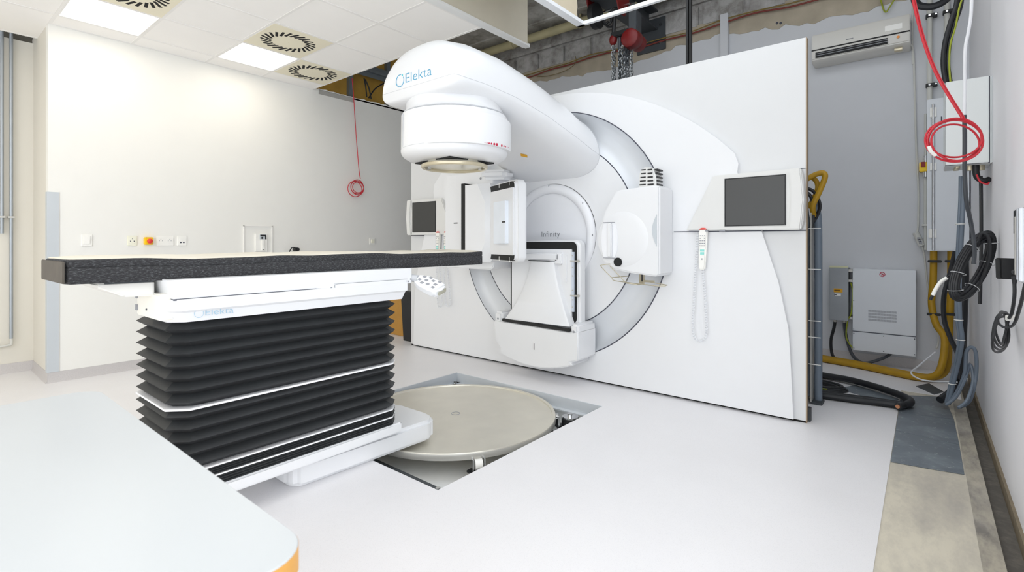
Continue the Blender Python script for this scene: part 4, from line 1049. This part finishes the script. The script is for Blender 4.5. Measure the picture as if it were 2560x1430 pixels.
# tall cabinet in the corner
tc_ = thing('corner_cabinet', (.16,6.02,1.122), 'tall pale grey cabinet in the corner under the upper box', 'cabinet')
q = MB(); q.box(.018,.305,5.95,6.15,1.122,2.50,.003); obj('case', q, CAB, tc_)
q = MB(); q.box(.075,.305,5.944,5.95,1.126,2.496,.002); obj('door', q, CAB, tc_)
q = MB(); q.cyl((.062,5.938,1.13),(.062,5.938,2.45),.012,10); obj('bright_conduit', q, CHROME, tc_)
q = MB(); q.box(.04,.085,5.93,5.95,2.33,2.42,.004); q.box(.04,.085,5.93,5.95,1.85,1.92,.004); q.box(.03,.085,5.93,5.95,1.24,1.32,.004); pieces('conduit_socket', q, SOCK, tc_)
q = MB(); q.box(.115,.123,5.94,5.946,2.26,2.33); obj('handle', q, DSEAM, tc_)
# upper box on the right wall
ub = thing('electrical_box', (.2,4.2,1.72), 'pale grey electrical box high on the right wall behind the red coil', 'electrical box')
x0, x1, y0, y1, z0, z1 = .099, XR, 4.14, 4.44, 1.675, 2.195
q = MB(); q.box(x0,x1,y0,y1,z0,z1,.004); obj('case', q, CABL, ub)
q = MB(); q.box(x0+.003,x1-.017,y0-.018,y0-.002,z0+.003,z1-.002,.003); obj('door', q, CABL, ub)
q = MB(); q.box(x0+.002,x1-.012,y0-.004,y0+.001,z0+.001,z1-.001); obj('door_gasket', q, DSEAM, ub)
q = MB()
for k_ in range(3): q.cyl((x0+.06,y0+.06+.07*k_,z0-.012),(x0+.06,y0+.06+.07*k_,z0),.014,10)
q.cyl((x0+.12,y0+.08,z0-.03),(x0+.12,y0+.08,z0),.02,12); q.cyl((x0+.17,y0+.1,z0-.03),(x0+.17,y0+.1,z0),.02,12); pieces('cable_gland', q, BRASS, ub)
q = MB(); q.tube([(x0+.145,y0+.06,z0),(x0+.15,y0+.06,z0-.07),(x0+.18,y0+.06,z0-.10),(x1-.01,y0+.08,z0-.09)], .017, 10, 5); obj('black_hose', q, BLACKC, ub)
q = MB(); q.tube([(x0+.148,y0+.045,z0-.06),(x0+.165,y0+.045,z0-.105),(x0+.195,y0+.045,z0-.122),(x1-.012,y0+.06,z0-.112)], .005, 8, 5); obj('red_wire', q, REDC, ub)
# thick black feed from above into the upper box, with earth wire
YK = 4.25
P = [ony(2402,-60,YK), ony(2396,10,YK), ony(2380,60,YK), ony(2367,110,YK), ony(2363,160,YK), ony(2369,206,YK)]
cf = thing('black_feed_cable', P[-1], 'thick pair of black cables dropping from above into the upper grey box', 'cable')
for dx in (-.010,.012):
    q = MB(); q.tube([p+Vector((dx,dx*.6,0)) for p in P], .0135, 10, 6); obj('cable', q, BLACKC, cf)
P = [ony(2408,-10,YK-.03), ony(2398,20,YK-.03), ony(2388,70,YK-.03), ony(2376,110,YK-.03), ony(2373,160,YK-.03), ony(2376,205,YK-.03)]
q = MB(); q.tube(P, .005, 8, 6); obj('earth_wire', q, GYC, cf)
cable('black_hose_loop', [ony(2285,-40,5.6),ony(2290,6,5.6),ony(2315,17,5.6),ony(2345,12,5.6),ony(2372,-8,5.6),ony(2385,-40,5.6)], .03, BLACKC, 'black hose loop sagging in at the top right above the pipes')
cable('looped_wire', [ony(2196,-30,6.1),ony(2204,8,6.1),ony(2213,30,6.1),ony(2224,18,6.1),ony(2244,-15,6.1)], .007, GYC, 'thin olive wire hanging in a V above the air conditioner')
# pipes on the back wall
def wallpipe(u, v0, v1, r, m_, label, clamps, y=YB):
    a = ony(u, v0, y-.04); b = ony(u, v1, y-.04)
    t = thing('wall_pipe', (a.x,y-.04,min(a.z,b.z)), label, 'pipe')
    q = MB(); q.cyl(a, (a.x,a.y,b.z), r, 14); obj('pipe', q, m_, t)
    for cv in clamps:
        z = ony(u, cv, y-.05).z; q = MB(); q.box(a.x-r-.008,a.x+r+.035,y-.075,y-.0,z-.014,z+.014,.004); obj('clamp', q, BLACK, t)
        q = MB(); q.cyl((a.x,y-.079,z),(a.x,y-.075,z),.009,10); q.cyl((a.x+r+.024,y-.079,z),(a.x+r+.024,y-.075,z),.008,10); pieces('clamp_screw', q, CHROME, t)
wallpipe(2324, 252, -40, .021, PVC, 'beige conduit on the back wall left of the black cables, two clamps', (213,40))
wallpipe(2367, 252, -40, .021, PVC, 'beige conduit on the back wall behind the black feed cables', (30,))
wallpipe(2281, 160, -40, .006, PVC, 'thin wall conduit rising beside the air conditioner', ())
P = [ony(2274,112,6.10), ony(2283,130,6.11), ony(2287,250,6.12), ony(2291,380,6.12), ony(2296,480,6.12), ony(2295,565,6.12), ony(2291,582,6.12)]
cable('grey_drop_cable', P, .008, PVC, 'grey cable dropping from the air conditioner to the hanging plug')
hp = thing('hanging_plug', ony(2300,600,6.11), 'grey cable plug hanging against the back wall left of the tall cabinet', 'plug')
a = ony(2289,582,6.10); b = ony(2304,614,6.10); q = MB(); q.tube([a,a.lerp(b,.2),b], .026, 10, 3); obj('plug_body', q, PVC, hp)
q = MB()
for f in (.45,.6,.75): p = a.lerp(b,f); q.box(p.x-.008,p.x+.014,p.y-.032,p.y-.025,p.z-.012,p.z+.012)
pieces('marking', q, GREYB, hp)
P = [b, ony(2311,640,6.11), ony(2316,690,6.11), ony(2323,740,6.11), ony(2340,800,6.08), ony(2346,850,6.0), ony(2341,872,5.9)]
cable('grey_drop_cable', P, .007, PVC, 'thin grey cable continuing below the hanging plug to the floor')
cable('white_thin_cable', [ony(2338,880,5.7), ony(2300,912,5.5), ony(2278,932,5.3), ony(2300,948,5.1), ony(2340,954,5.0), ony(2392,955,4.75)], .006, WHITEC, 'thin white cable kinked over the floor before the yellow hoses')
eb = thing('emergency_button', ony(2309,422,6.08), 'small yellow stop box with dark red button beside the tall cabinet', 'emergency button')
a = ony(2298,430,6.08); b = ony(2318,405,6.08)
q = MB(); q.box(a.x,b.x,6.06,6.15,a.z,b.z,.005); obj('box', q, YEL, eb)
q = MB(); q.box(a.x+.012,a.x+.045,6.052,6.062,a.z+.04,a.z+.09,.003); obj('button', q, mat('button_dark_red',(140,30,30),.5), eb)
q = MB(); q.cyl((a.x+.045,6.09,a.z-.05),(a.x+.045,6.09,a.z),.02,12); q.cyl((a.x+.045,6.09,b.z),(a.x+.045,6.09,b.z+.06),.018,12); pieces('gland', q, CHROME, eb)
q = MB(); q.cyl((a.x+.045,6.11,b.z+.05),(a.x+.045,6.11,ony(2312,285,6.11).z),.009,10); q.cyl((a.x+.045,6.11,a.z-.05),(a.x+.045,6.11,ony(2313,625,6.11).z),.012,10); q.box(a.x+.02,a.x+.07,6.09,6.15,ony(2313,565,6.11).z,ony(2313,560,6.11).z); pieces('conduit', q, PVC, eb)
# yellow hoses
def hose(pts, r, label):
    t = thing('yellow_hose', Vector(pts[-1])-Vector((0,0,r)), label, 'hose'); q = MB(); q.tube(pts, r, 12, 7); obj('tube', q, YELC, t); return t
h1 = hose([ony(2334,626,6.0), ony(2333,700,6.0), ony(2329,760,6.0), ony(2340,810,5.95), ony(2362,850,5.85), (.10,5.68,.09), (-.02,5.60,.035), (-.2,5.66,.03), (-.5,5.80,.03), (-.95,5.92,.03)], .028, 'yellow hose from the tall cabinet bending left along the floor, front one')
h2 = hose([ony(2378,626,6.02), ony(2377,720,6.02), ony(2374,800,6.02), ony(2372,850,6.0), (.145,5.80,.09), (.04,5.66,.035), (-.2,5.73,.03), (-.5,5.87,.03), (-.95,5.99,.03)], .028, 'yellow hose nearest the room corner, behind the black cables')
for hh, u in ((h1,2333),(h2,2376)):
    for v in (653,785):
        p = ony(u if v<700 else u-2, v, 5.985); q = MB(); q.box(p.x-.04,p.x+.06,5.955,5.968,p.z-.012,p.z+.012,.004); q.cyl((p.x+.045,5.95,p.z),(p.x+.045,5.958,p.z),.01,10); obj('clamp', q, BLACK, hh)
cable('black_riser_cable', [ony(2388,628,5.5), ony(2376,680,5.5), ony(2360,740,5.45), ony(2361,800,5.4), ony(2378,850,5.3), ony(2395,890,5.15), ony(2392,950,4.9)], .017, BLACKC, 'black cable curving down before the yellow hoses')
cable('black_riser_cable', [ony(2410,628,5.3), ony(2412,700,5.3), ony(2408,800,5.2), ony(2403,890,5.1), ony(2394,960,4.95), ony(2350,1000,4.75)], .026, BLACKC, 'thickest black cable going down the room corner to the floor')
gb = thing('grey_cable_bundle', onz(2375,1005,0), 'blue-grey cable bundle tied down the corner from the upper box to the floor', 'cable bundle')
P = [ony(2409,440,4.3), ony(2408,500,4.3), ony(2405,560,4.3), ony(2401,640,4.35), ony(2398,720,4.4), ony(2400,800,4.45), ony(2405,850,4.5), ony(2395,910,4.6), ony(2383,960,4.65), ony(2372,1008,4.68)]
q = MB(); q.tube(P, .013, 10, 6); q.tube([p+Vector((-.014,.008,0)) for p in P], .010, 10, 6); pieces('cable', q, GREYC, gb)
q = MB(); q.tube([ony(2372,1010,4.66), ony(2395,975,4.65), ony(2412,930,4.62), ony(2416,880,4.6), ony(2430,868,4.6), ony(2440,885,4.6), ony(2440,940,4.62), ony(2425,1000,4.6), ony(2400,1018,4.55)], .011, 10, 6)
q.tube([ony(2365,1012,4.62), ony(2390,992,4.62), ony(2412,950,4.62), ony(2425,910,4.65), ony(2433,950,4.62), ony(2418,1000,4.55), ony(2395,1020,4.5)], .010, 8, 6); pieces('floor_loop', q, GREYC, gb)
q = MB()
for i_ in (2,5,6,8): p = P[i_]; q.torus(p+Vector((-.007,.004,0)), .022, .003, (0,0,1), 14, 5)
pieces('cable_tie', q, SOCK, gb)
cable('corner_drop_cable', [ony(2452,440,4.2), ony(2453,520,4.2), ony(2453,620,4.2), ony(2450,760,4.2)], .009, BLACKC, 'straight black cable down the right wall beneath the upper box')
# black cables on the floor behind the panel
fc_ = thing('floor_cable_coil', (-.5,4.7,0), 'thick black power cable looped on the floor with bare copper end', 'cable coil')
P = [(-1.2,5.2,.025),(-.95,5.28,.025),(-.72,5.20,.025),(-.50,5.14,.03),(-.30,5.02,.03),(-.14,4.86,.03),(-.085,4.72,.03),(-.10,4.62,.03),(-.125,4.56,.033),(-.145,4.51,.034)]
q = MB(); q.tube(P, .024, 12, 6); q.tube([Vector(p)+Vector((.01,-.045,.012)) for p in P[:-3]]+[(-.12,4.58,.03),(-.25,4.56,.026),(-.45,4.52,.026),(-.66,4.50,.026),(-.95,4.53,.026)], .024, 12, 6)
q.tube([(-.125,4.62,.026),(-.30,4.61,.026),(-.5,4.57,.026),(-.7,4.56,.026),(-.95,4.60,.026)], .022, 12, 6); obj('cable', q, BLACKC, fc_)
q = MB(); q.cyl((-.144,4.512,.034),(-.1475,4.502,.034),.0135,16); obj('copper_end', q, COPPER, fc_)
c2 = thing('small_cable_coil', (-.7,4.8,0), 'smaller black cable coil on the floor inside the thick loop', 'cable coil')
q = MB()
for k_ in range(5):
    q.tube([Vector((-.78+(.30-.015*k_)*math.cos(t), 4.82+(.14-.008*k_)*math.sin(t), .012+.012*(k_%3))) for t in [2*PI*i/32 for i in range(32)]], .012, 8, 0, closed=True)
obj('coil', q, BLACKC, c2)
q = MB(); q.tube([(-.85,4.68,.03),(-.7,4.675,.03),(-.6,4.70,.03)], .005, 6, 4); obj('earth_wire', q, GYC, c2)
# trunking behind the cover wall
tr = thing('cable_trunking', (-.57,4.35,0), 'tall grey steel cable trunking standing behind the right end of the panel wall', 'cable trunking')
q = MB(); q.box(-.72,-.70,4.30,4.5,0,1.40); q.box(-.655,-.645,4.28,4.5,.02,1.42,.002); q.box(-.70,-.655,4.46,4.5,0,1.4); obj('channel', q, STEELE, tr)
q = MB(); q.tube([(-.615,4.38,.02),(-.615,4.38,.5),(-.615,4.38,1.0),(-.62,4.38,1.40),(-.65,4.36,1.50)], .026, 10, 4); q.tube([(-.68,4.34,.05),(-.68,4.34,.6),(-.685,4.34,1.3),(-.70,4.33,1.5)], .022, 10, 4); pieces('grey_cable', q, GREYC, tr)
q = MB(); q.box(-.65,-.58,4.30,4.42,0,.02,.003); obj('foot', q, IRON, tr)
q = MB()
for z in (1.30,1.0,.62,.5,.3): q.box(-.72,-.585,4.27,4.278,z,z+.005)
pieces('cable_tie', q, SOCK, tr)
q = MB(); q.tube([(-.72,4.33,1.62),(-.64,4.33,1.58),(-.60,4.34,1.48),(-.62,4.35,1.40),(-.66,4.35,1.33)], .012, 8, 6); q.tube([(-.72,4.32,1.60),(-.66,4.32,1.55),(-.64,4.33,1.45),(-.65,4.33,1.3)], .012, 8, 6); pieces('black_loop', q, BLACKC, tr)
hy = hose([(-.64,4.35,1.40), ony(2032,515,4.3), ony(2048,480,4.3), ony(2062,445,4.3), ony(2058,433,4.3), ony(2040,436,4.3), ony(2012,450,4.3), (-.8,4.35,1.64)], .02, 'yellow hose arching out from behind the panel wall beside the right screen')
q = MB(); q.tube([ony(2020,520,4.34), ony(2035,495,4.34), ony(2044,470,4.34), ony(2040,452,4.34), ony(2026,444,4.34), ony(2010,452,4.34)], .017, 10, 6); obj('second_tube', q, YELC, hy)

# ================================================================== RIGHT WALL FITTINGS
pa = thing('power_adapter', (.28,3.1,.7), 'black power adapter with tied cable on the right wall', 'power adapter')
a = onx(2495,645,.27); ad = ony(2518,671,3.05); q = MB(frame((ad.x,ad.y,ad.z), HD, (0,0,1))); q.prism([(-.042,-.045),(.044,-.047),(.044,.043),(-.046,.046)], 'z', -.012, .018, .005); obj('adapter', q, BLACK, pa)
q = MB(); q.cyl(onx(2536,692,.27),onx(2536,712,.27),.010,10,.006); q.tube([onx(2536,708,.27),onx(2536,740,.27),onx(2530,780,.27),onx(2523,795,.27)], .006, 8, 5); q.tube([onx(2580,650,.27),onx(2566,700,.28),onx(2552,760,.28),onx(2540,800,.28)], .006, 8, 5); pieces('lead', q, BLACKC, pa)
c = ony(2524,831,2.95); c.x = .262; DW = Vector((.20,.98,0)); q = MB()
for k_ in range(4):
    R = .20-.014*k_; q.tube([c+DW*(.01*k_+R*math.cos(t))+Vector((-.954,.30,0))*(.012+.006*math.sin(t*2+k_))+Vector((0,0,.004*k_+R*.42*math.sin(t))) for t in [2*PI*i/30 for i in range(30)]], .0045, 7, 0, closed=True)
q.tube([onx(2540,800,.28),onx(2530,815,.28),onx(2510,818,.28),onx(2497,808,.28),onx(2496,795,.28),onx(2515,790,.28)], .0055, 7, 6); obj('cable_coil', q, BLACKC, pa)
q = MB(); p = onx(2523,795,.272); q.box(p.x-.012,p.x+.02,p.y-.006,p.y+.006,p.z-.012,p.z+.012,.003); pieces('cable_tie', q, SOCK, pa)
rb = thing('wall_rail', (.29,2.6,1.05), 'bright aluminium rail bracket cut by the right edge of the photo', 'wall rail')
q = MB(); q.box(.27,XR,2.50,2.68,1.055,1.325,.004); q.box(.262,.275,2.60,2.63,1.06,1.325,.003); q.box(.262,.275,2.54,2.565,1.06,1.325,.003); obj('rail', q, mat('aluminium',(216,218,222),.25,metal=.7), rb)
q = MB(); q.box(.265,.315,2.70,2.725,1.23,1.325,.004); q.cyl((.27,2.74,1.085),(.27,2.69,1.085),.010,10); obj('end_bracket', q, BLACK, rb)
q = MB(); q.box(.265,.315,2.68,2.70,1.075,1.30,.003); obj('side_rail', q, STEELE, rb)
wt = MB(); a = onx(2463,604,.313); wt.box(.305,XR,4.20,4.24,a.z-.09,a.z+.02,.003); 
obj('wall_clip', wt, SOCK, label='small white plastic clip on the right wall behind the wrapped coil', cat='clip')

# ================================================================== STEEL PLATES ON THE FLOOR
def fplate(pts, label, m_=STEELP, z=.0):
    q = MB(); q.prism(pts, 'z', -.003, .002+z, .0006, 1); return obj('floor_plate', q, m_, label=label, cat='floor plate')
fplate([(VX+.003,3.45),(VX+.15,3.47),(.16,3.50),(.16,3.985),(VX+.003,4.03)], 'dusty steel floor plate in the strip by the right wall, nearest one')
fplate([(VX+.003,4.035),(.16,3.99),(.155,4.535),(VX+.003,4.47)], 'dark steel floor plate, middle one of the strip by the right wall')
fplate([(VX+.003,4.475),(.155,4.54),(.12,5.15),(VX+.003,5.0)], 'dark steel floor plate under the cables at the far end of the strip')
fplate([(-.55,4.88),(-.20,4.68),(-.15,4.85),(-.45,5.10)], 'grey steel floor plate under the thick black cable loop', z=.002)
fplate([(-.055,5.38),(.06,5.18),(.12,5.32),(.03,5.56)], 'small dark hatch plate in the floor before the yellow hoses', m_=IRON, z=.002)

# ================================================================== OVERHEAD: HOIST, BEAM, PIPES
BX0, BX1, BZ = -2.87, -2.62, 3.90
bm_ = thing('hoist_beam', (-2.745,4.2,BZ), 'dark steel I-beam running overhead to the back wall', 'beam')
q = MB(); q.box(BX0,BX1,2.1,YB-.02,BZ,BZ+.022); q.box(BX0,BX1,2.1,YB-.02,BZ+.23,BZ+.25); q.box(-2.752,-2.738,2.1,YB-.02,BZ+.022,BZ+.23); q.box(-2.80,-2.69,2.3,2.5,BZ+.25,ZS); q.box(-2.80,-2.69,5.6,5.8,BZ+.25,ZS); obj('beam', q, IRON, bm_)
q = MB(); q.box(-2.90,-2.52,YB-.03,YB-.005,3.64,4.05); obj('end_plate', q, IRON, bm_)
q = MB()
for (x_,z_) in ((-2.575,3.95),(-2.575,3.72),(-2.86,3.72),(-2.86,3.95)): q.cyl((x_,YB-.045,z_),(x_,YB-.03,z_),.018,10)
pieces('bolt', q, CHROME, bm_)
HB = 5.05
hc = thing('chain_hoist', (-2.5,HB,2.7), 'red chain hoist hanging from the overhead beam behind the panel', 'chain hoist')
# trolley
q = MB()
for s_ in (-1,1):
    x_ = -2.745+s_*.175
    q.M = None; q.prism([(HB-.16,BZ+.12),(HB+.16,BZ+.12),(HB+.16,BZ-.02),(HB+.06,BZ-.20),(HB-.06,BZ-.20),(HB-.16,BZ-.02)], 'x', x_-.008, x_+.008, .004)
pieces('trolley_plate', q, RED, hc)
q = MB(); q.cyl((-2.98,HB,BZ-.15),(-2.40,HB,BZ-.15),.016,12); q.cyl((-2.96,HB+.1,BZ-.05),(-2.53,HB+.1,BZ-.05),.010,10); q.cyl((-2.46,HB,BZ-.15),(-2.40,HB,BZ-.15),.04,16); pieces('axle', q, CHROME, hc)
q = MB()
for s_ in (-1,1):
    for d in (-.09,.09): q.cyl((-2.745+s_*.155,HB+d,BZ+.055),(-2.745+s_*.11,HB+d,BZ+.055),.045,18)
pieces('trolley_wheel', q, IRON, hc)
q = MB(); q.cyl((-2.90,HB-.05,BZ-.15),(-2.84,HB-.05,BZ-.15),.14,24); q.torus((-2.745,HB,BZ-.22), .045, .013, (0,1,0), 18, 8); obj('hand_wheel', q, BLACK, hc)
dc = ony(1575,95,HB-.12)
hx = dc.x; hz = dc.z
q = MB().lathe([(.001,HB-.16),(.072,HB-.158),(.096,HB-.14),(.101,HB-.10),(.101,HB-.02),(.086,HB+.0),(.09,HB+.02),(.086,HB+.10),(.001,HB+.11)], (hx,0,hz), 'y', 36); obj('hoist_drum', q, RED, hc)
q = MB(); q.box(hx-.05,hx+.05,HB-.06,HB+.06,hz+.08,BZ-.22,.01); q.prism([(hx-.14,hz-.22),(hx-.09,hz-.24),(hx-.06,hz-.02),(hx-.12,hz+.02)],'y',HB-.04,HB+.04,.01); obj('hoist_neck', q, IRON, hc)
bk = ony(1533,100,HB)
q = MB(); q.sphere((bk.x,HB,bk.z),.05,16,10,(.9,.8,1.25)); obj('end_block', q, RED, hc)
q = MB(); q.cyl((bk.x,HB,bk.z+.06),(bk.x+.02,HB,bk.z+.26),.022,10); q.torus((bk.x+.02,HB,bk.z+.30),.045,.015,(0,1,0),16,8); q.box(bk.x-.02,hx-.05,HB-.03,HB+.03,hz+.10,hz+.16,.008); q.tube([(bk.x-.06,HB,bk.z+.22),(bk.x-.09,HB,bk.z+.20),(bk.x-.06,HB,bk.z+.16),(bk.x,HB,bk.z+.15)], .012, 8, 5); obj('hook_block', q, BLACK, hc)
def chain(x_, y_, z0, z1, seed):
    m_ = MB(); z = z0; i = 0
    while z > z1:
        j = .004*math.sin(i*1.7+seed)
        m_.torus((x_+j,y_+j,z), .021, .0062, (1,0,0) if i%2 else (0,1,0), 10, 5, up=(0,0,1), sx=1.0, flat=.72); z -= .031; i += 1
    return m_
for k_, (u, v0) in enumerate(((1532,118),(1536,122),(1549,128),(1556,118),(1563,122),(1570,124),(1579,124))):
    p = ony(u, v0, HB-.05+.02*(k_%3)); obj('chain', chain(p.x, p.y, p.z, 2.52, k_), CHAIN, hc)
q = MB(); p = ony(1549,150,HB+.02); q.tube([(p.x,p.y,p.z+.25),(p.x+.005,p.y,p.z),(p.x+.015,p.y,p.z-.25),(p.x+.02,p.y,p.z-.4)], .022, 8, 4); obj('chain_bag', q, DGREYC, hc)
# long old pipe near the slab
q = MB(); q.cyl((XL,5.98,4.235),(XR,5.98,4.235),.062,20)
op_ = obj('overhead_pipe', q, OLDPIPE, label='old cream pipe running under the concrete slab along the back wall', cat='pipe')
q = MB()
for x_ in (-4.9,-3.7,-2.2,-1.0): q.cyl((x_,5.98,4.235),(x_+.05,5.98,4.235),.072,20); q.box(x_+.01,x_+.04,5.97,5.99,4.29,ZS)
obj('pipe_collar', q, OLDPIPE, op_)
q = MB(); q.cyl((XL,5.85,4.10),(XR,6.05,4.10),.014,8)
def zsag(x_): return 3.745+.02*math.sin(x_*3.1)
for k_, (dz, m_, nm, lab) in enumerate(((0,REDC,'red_wall_cable','dark red cable clipped along the masonry above the plaster'),(.028,GYC,'olive_wall_cable','olive cable running along the masonry above the plaster'))):
    P = [(x_, YB-.045-.01*k_, zsag(x_)+dz+(.012*math.sin(x_*7+k_))) for x_ in [XL+.1+.35*i for i in range(17)]]
    cable(nm, P, .010 if k_ == 0 else .007, mat('old_red_cable',(124,52,44),.6) if k_ == 0 else mat('old_olive_cable',(128,108,50),.6), lab)
cable('loose_wire', [ony(1342,192,6.1), ony(1370,190,6.1), ony(1400,182,6.1), ony(1425,170,6.1), ony(1440,155,6.1), ony(1438,140,6.1)], .005, mat('brown_wire',(120,104,70),.6), 'thin brown wire sagging below the masonry left of the hoist')
ps = thing('hanging_strut', (-1.58,4.3,2.0), 'black twin steel strut rising from behind the panel to the slab', 'strut')
a = ony(1722,100,4.3)
q = MB(); q.box(a.x-.022,a.x-.004,4.29,4.32,1.2,ZS); q.box(a.x+.006,a.x+.02,4.29,4.32,1.2,ZS); q.box(a.x-.022,a.x+.02,4.315,4.325,1.2,ZS); q.box(a.x-.06,a.x+.06,4.25,4.36,0,.02); q.box(a.x-.02,a.x+.02,4.29,4.325,.02,1.2); obj('strut', q, BLACK, ps)
q = MB(); a = ony(1815,36,6.12); b = ony(1815,170,6.12); q.box(a.x-.055,a.x+.03,6.08,YB,1.5,a.z,.004); obj('cable_duct', q, WALLG, label='pale cable duct up the back wall right of the black strut', cat='cable duct')
for u, sd in ((1943,'left'),(1952,'right')):
    p = ony(u,58,YB-.004); q = MB(); q.cyl((p.x,YB-.012,p.z),(p.x,YB,p.z),.014,8)
    obj('wall_anchor', q, DSEAM, label='%s one of two dark anchor holes high on the back wall' % sd, cat='anchor')
# behind the ceiling edge at the left: studs and wires before the insulation
def stud(y, label):
    q = MB(); q.box(XL-.12,XL-.06,y-.03,y+.03,3.06,ZS); obj('wall_stud', q, STUD, label=label, cat='stud', group='metal studs before the insulation')
p = onx(872,205,XL-.1); stud(p.y+.01, 'grey metal stud before the yellow insulation, left of the red cable')
p = onx(963,205,XL-.1); stud(p.y+.03, 'grey metal stud before the yellow insulation, next to the machine head')
q = MB(); a = onx(905,188,XL-.0); q.box(XL-.05,XL-.0,3.3,5.8,3.50,3.54); q.box(XL-.05,XL-.04,3.3,5.8,3.44,3.60)
obj('ceiling_runner', q, STUD, label='grey metal runner above the left wall behind the ceiling edge', cat='rail')
q = MB(); q.box(XL-.004,XL+.001,3.3,3.80,3.03,3.085); obj('board_strip', q, mat('board_strip_grey',(176,174,168),.8,var=.05), label='grey stamped board strip on top of the left wall', cat='strip')
for k_, (P, lab) in enumerate((([(910,195),(914,215),(917,243)], 'left one of three dark wires before the yellow insulation'), ([(913,198),(922,220),(928,248)], 'middle one of three dark wires before the yellow insulation'), ([(960,208),(938,222),(922,245)], 'curved dark wire before the yellow insulation, rightmost of three'))):
    cable('stud_wire', [onx(u,v,XL-.05) for u,v in P], .009, BLACKC, lab)
# things leaning behind the left end of the panel
cb = MB(); e0 = ony(1016,830,4.1).x; e1 = ony(1008,750,4.1).x; cb.prism([(e0-.35,.002),(e0,.002),(e1,.50),(e1-.36,.50)], 'y', 4.10, 4.13, .002); obj('cardboard_sheet', cb, CARD, label='brown cardboard leaning behind the bellows at the end of the panel', cat='cardboard')
cb = MB(); e0 = ony(1013,835,3.96).x; e1 = ony(1006,740,3.96).x; cb.prism([(e0,.002),(-4.68,.002),(-4.68,.60),(e1,.60)], 'y', 3.93, 4.0, .004); obj('black_board', cb, BLACK, label='black board standing behind the left end of the panel wall', cat='board')
pp = MB(); 
P = [(-4.72,4.0,.0)]
for k_ in (0,):
    pp.prism([(-4.68,.002),(-4.60,.002),(-4.60,1.74),(-4.742,1.74),(-4.78,1.66),(-4.80,1.45),(-4.82,1.28),(-4.88,1.05),(-4.70,1.0)], 'y', 4.02, 4.10, .02, 3)
obj('purple_cushion', pp, PURP, label='purple plastic piece peeking out behind the left wall screen', cat='cushion')

# ================================================================== CAMERA, LIGHT
cam_d = bpy.data.cameras.new('camera'); cam = bpy.data.objects.new('camera', cam_d); COL.objects.link(cam)
cam.location = (0,0,CH); cam.rotation_euler = (PI/2, 0, math.atan2(-FW[0], FW[1]))
cam_d.sensor_width = 36; cam_d.lens = FPX/2560*36; cam_d.shift_y = -(715-HY)/2560; cam_d.clip_start = .03
cam_d.dof.use_dof = True; cam_d.dof.focus_distance = 3.6; cam_d.dof.aperture_fstop = 4.5
SC.camera = cam
wd = bpy.data.worlds.new('world'); SC.world = wd; wd.use_nodes = True
bg = wd.node_tree.nodes['Background']; bg.inputs['Color'].default_value = (.91,.955,1,1); bg.inputs['Strength'].default_value = 1.9
SC.view_settings.view_transform = 'Standard'; SC.view_settings.look = 'None'; SC.view_settings.gamma = 1; SC.view_settings.exposure = 0.38
SC.view_settings.use_curve_mapping = False
try:
    SC.cycles.max_bounces = 10; SC.cycles.diffuse_bounces = 6; SC.cycles.sample_clamp_indirect = 8
except Exception: pass
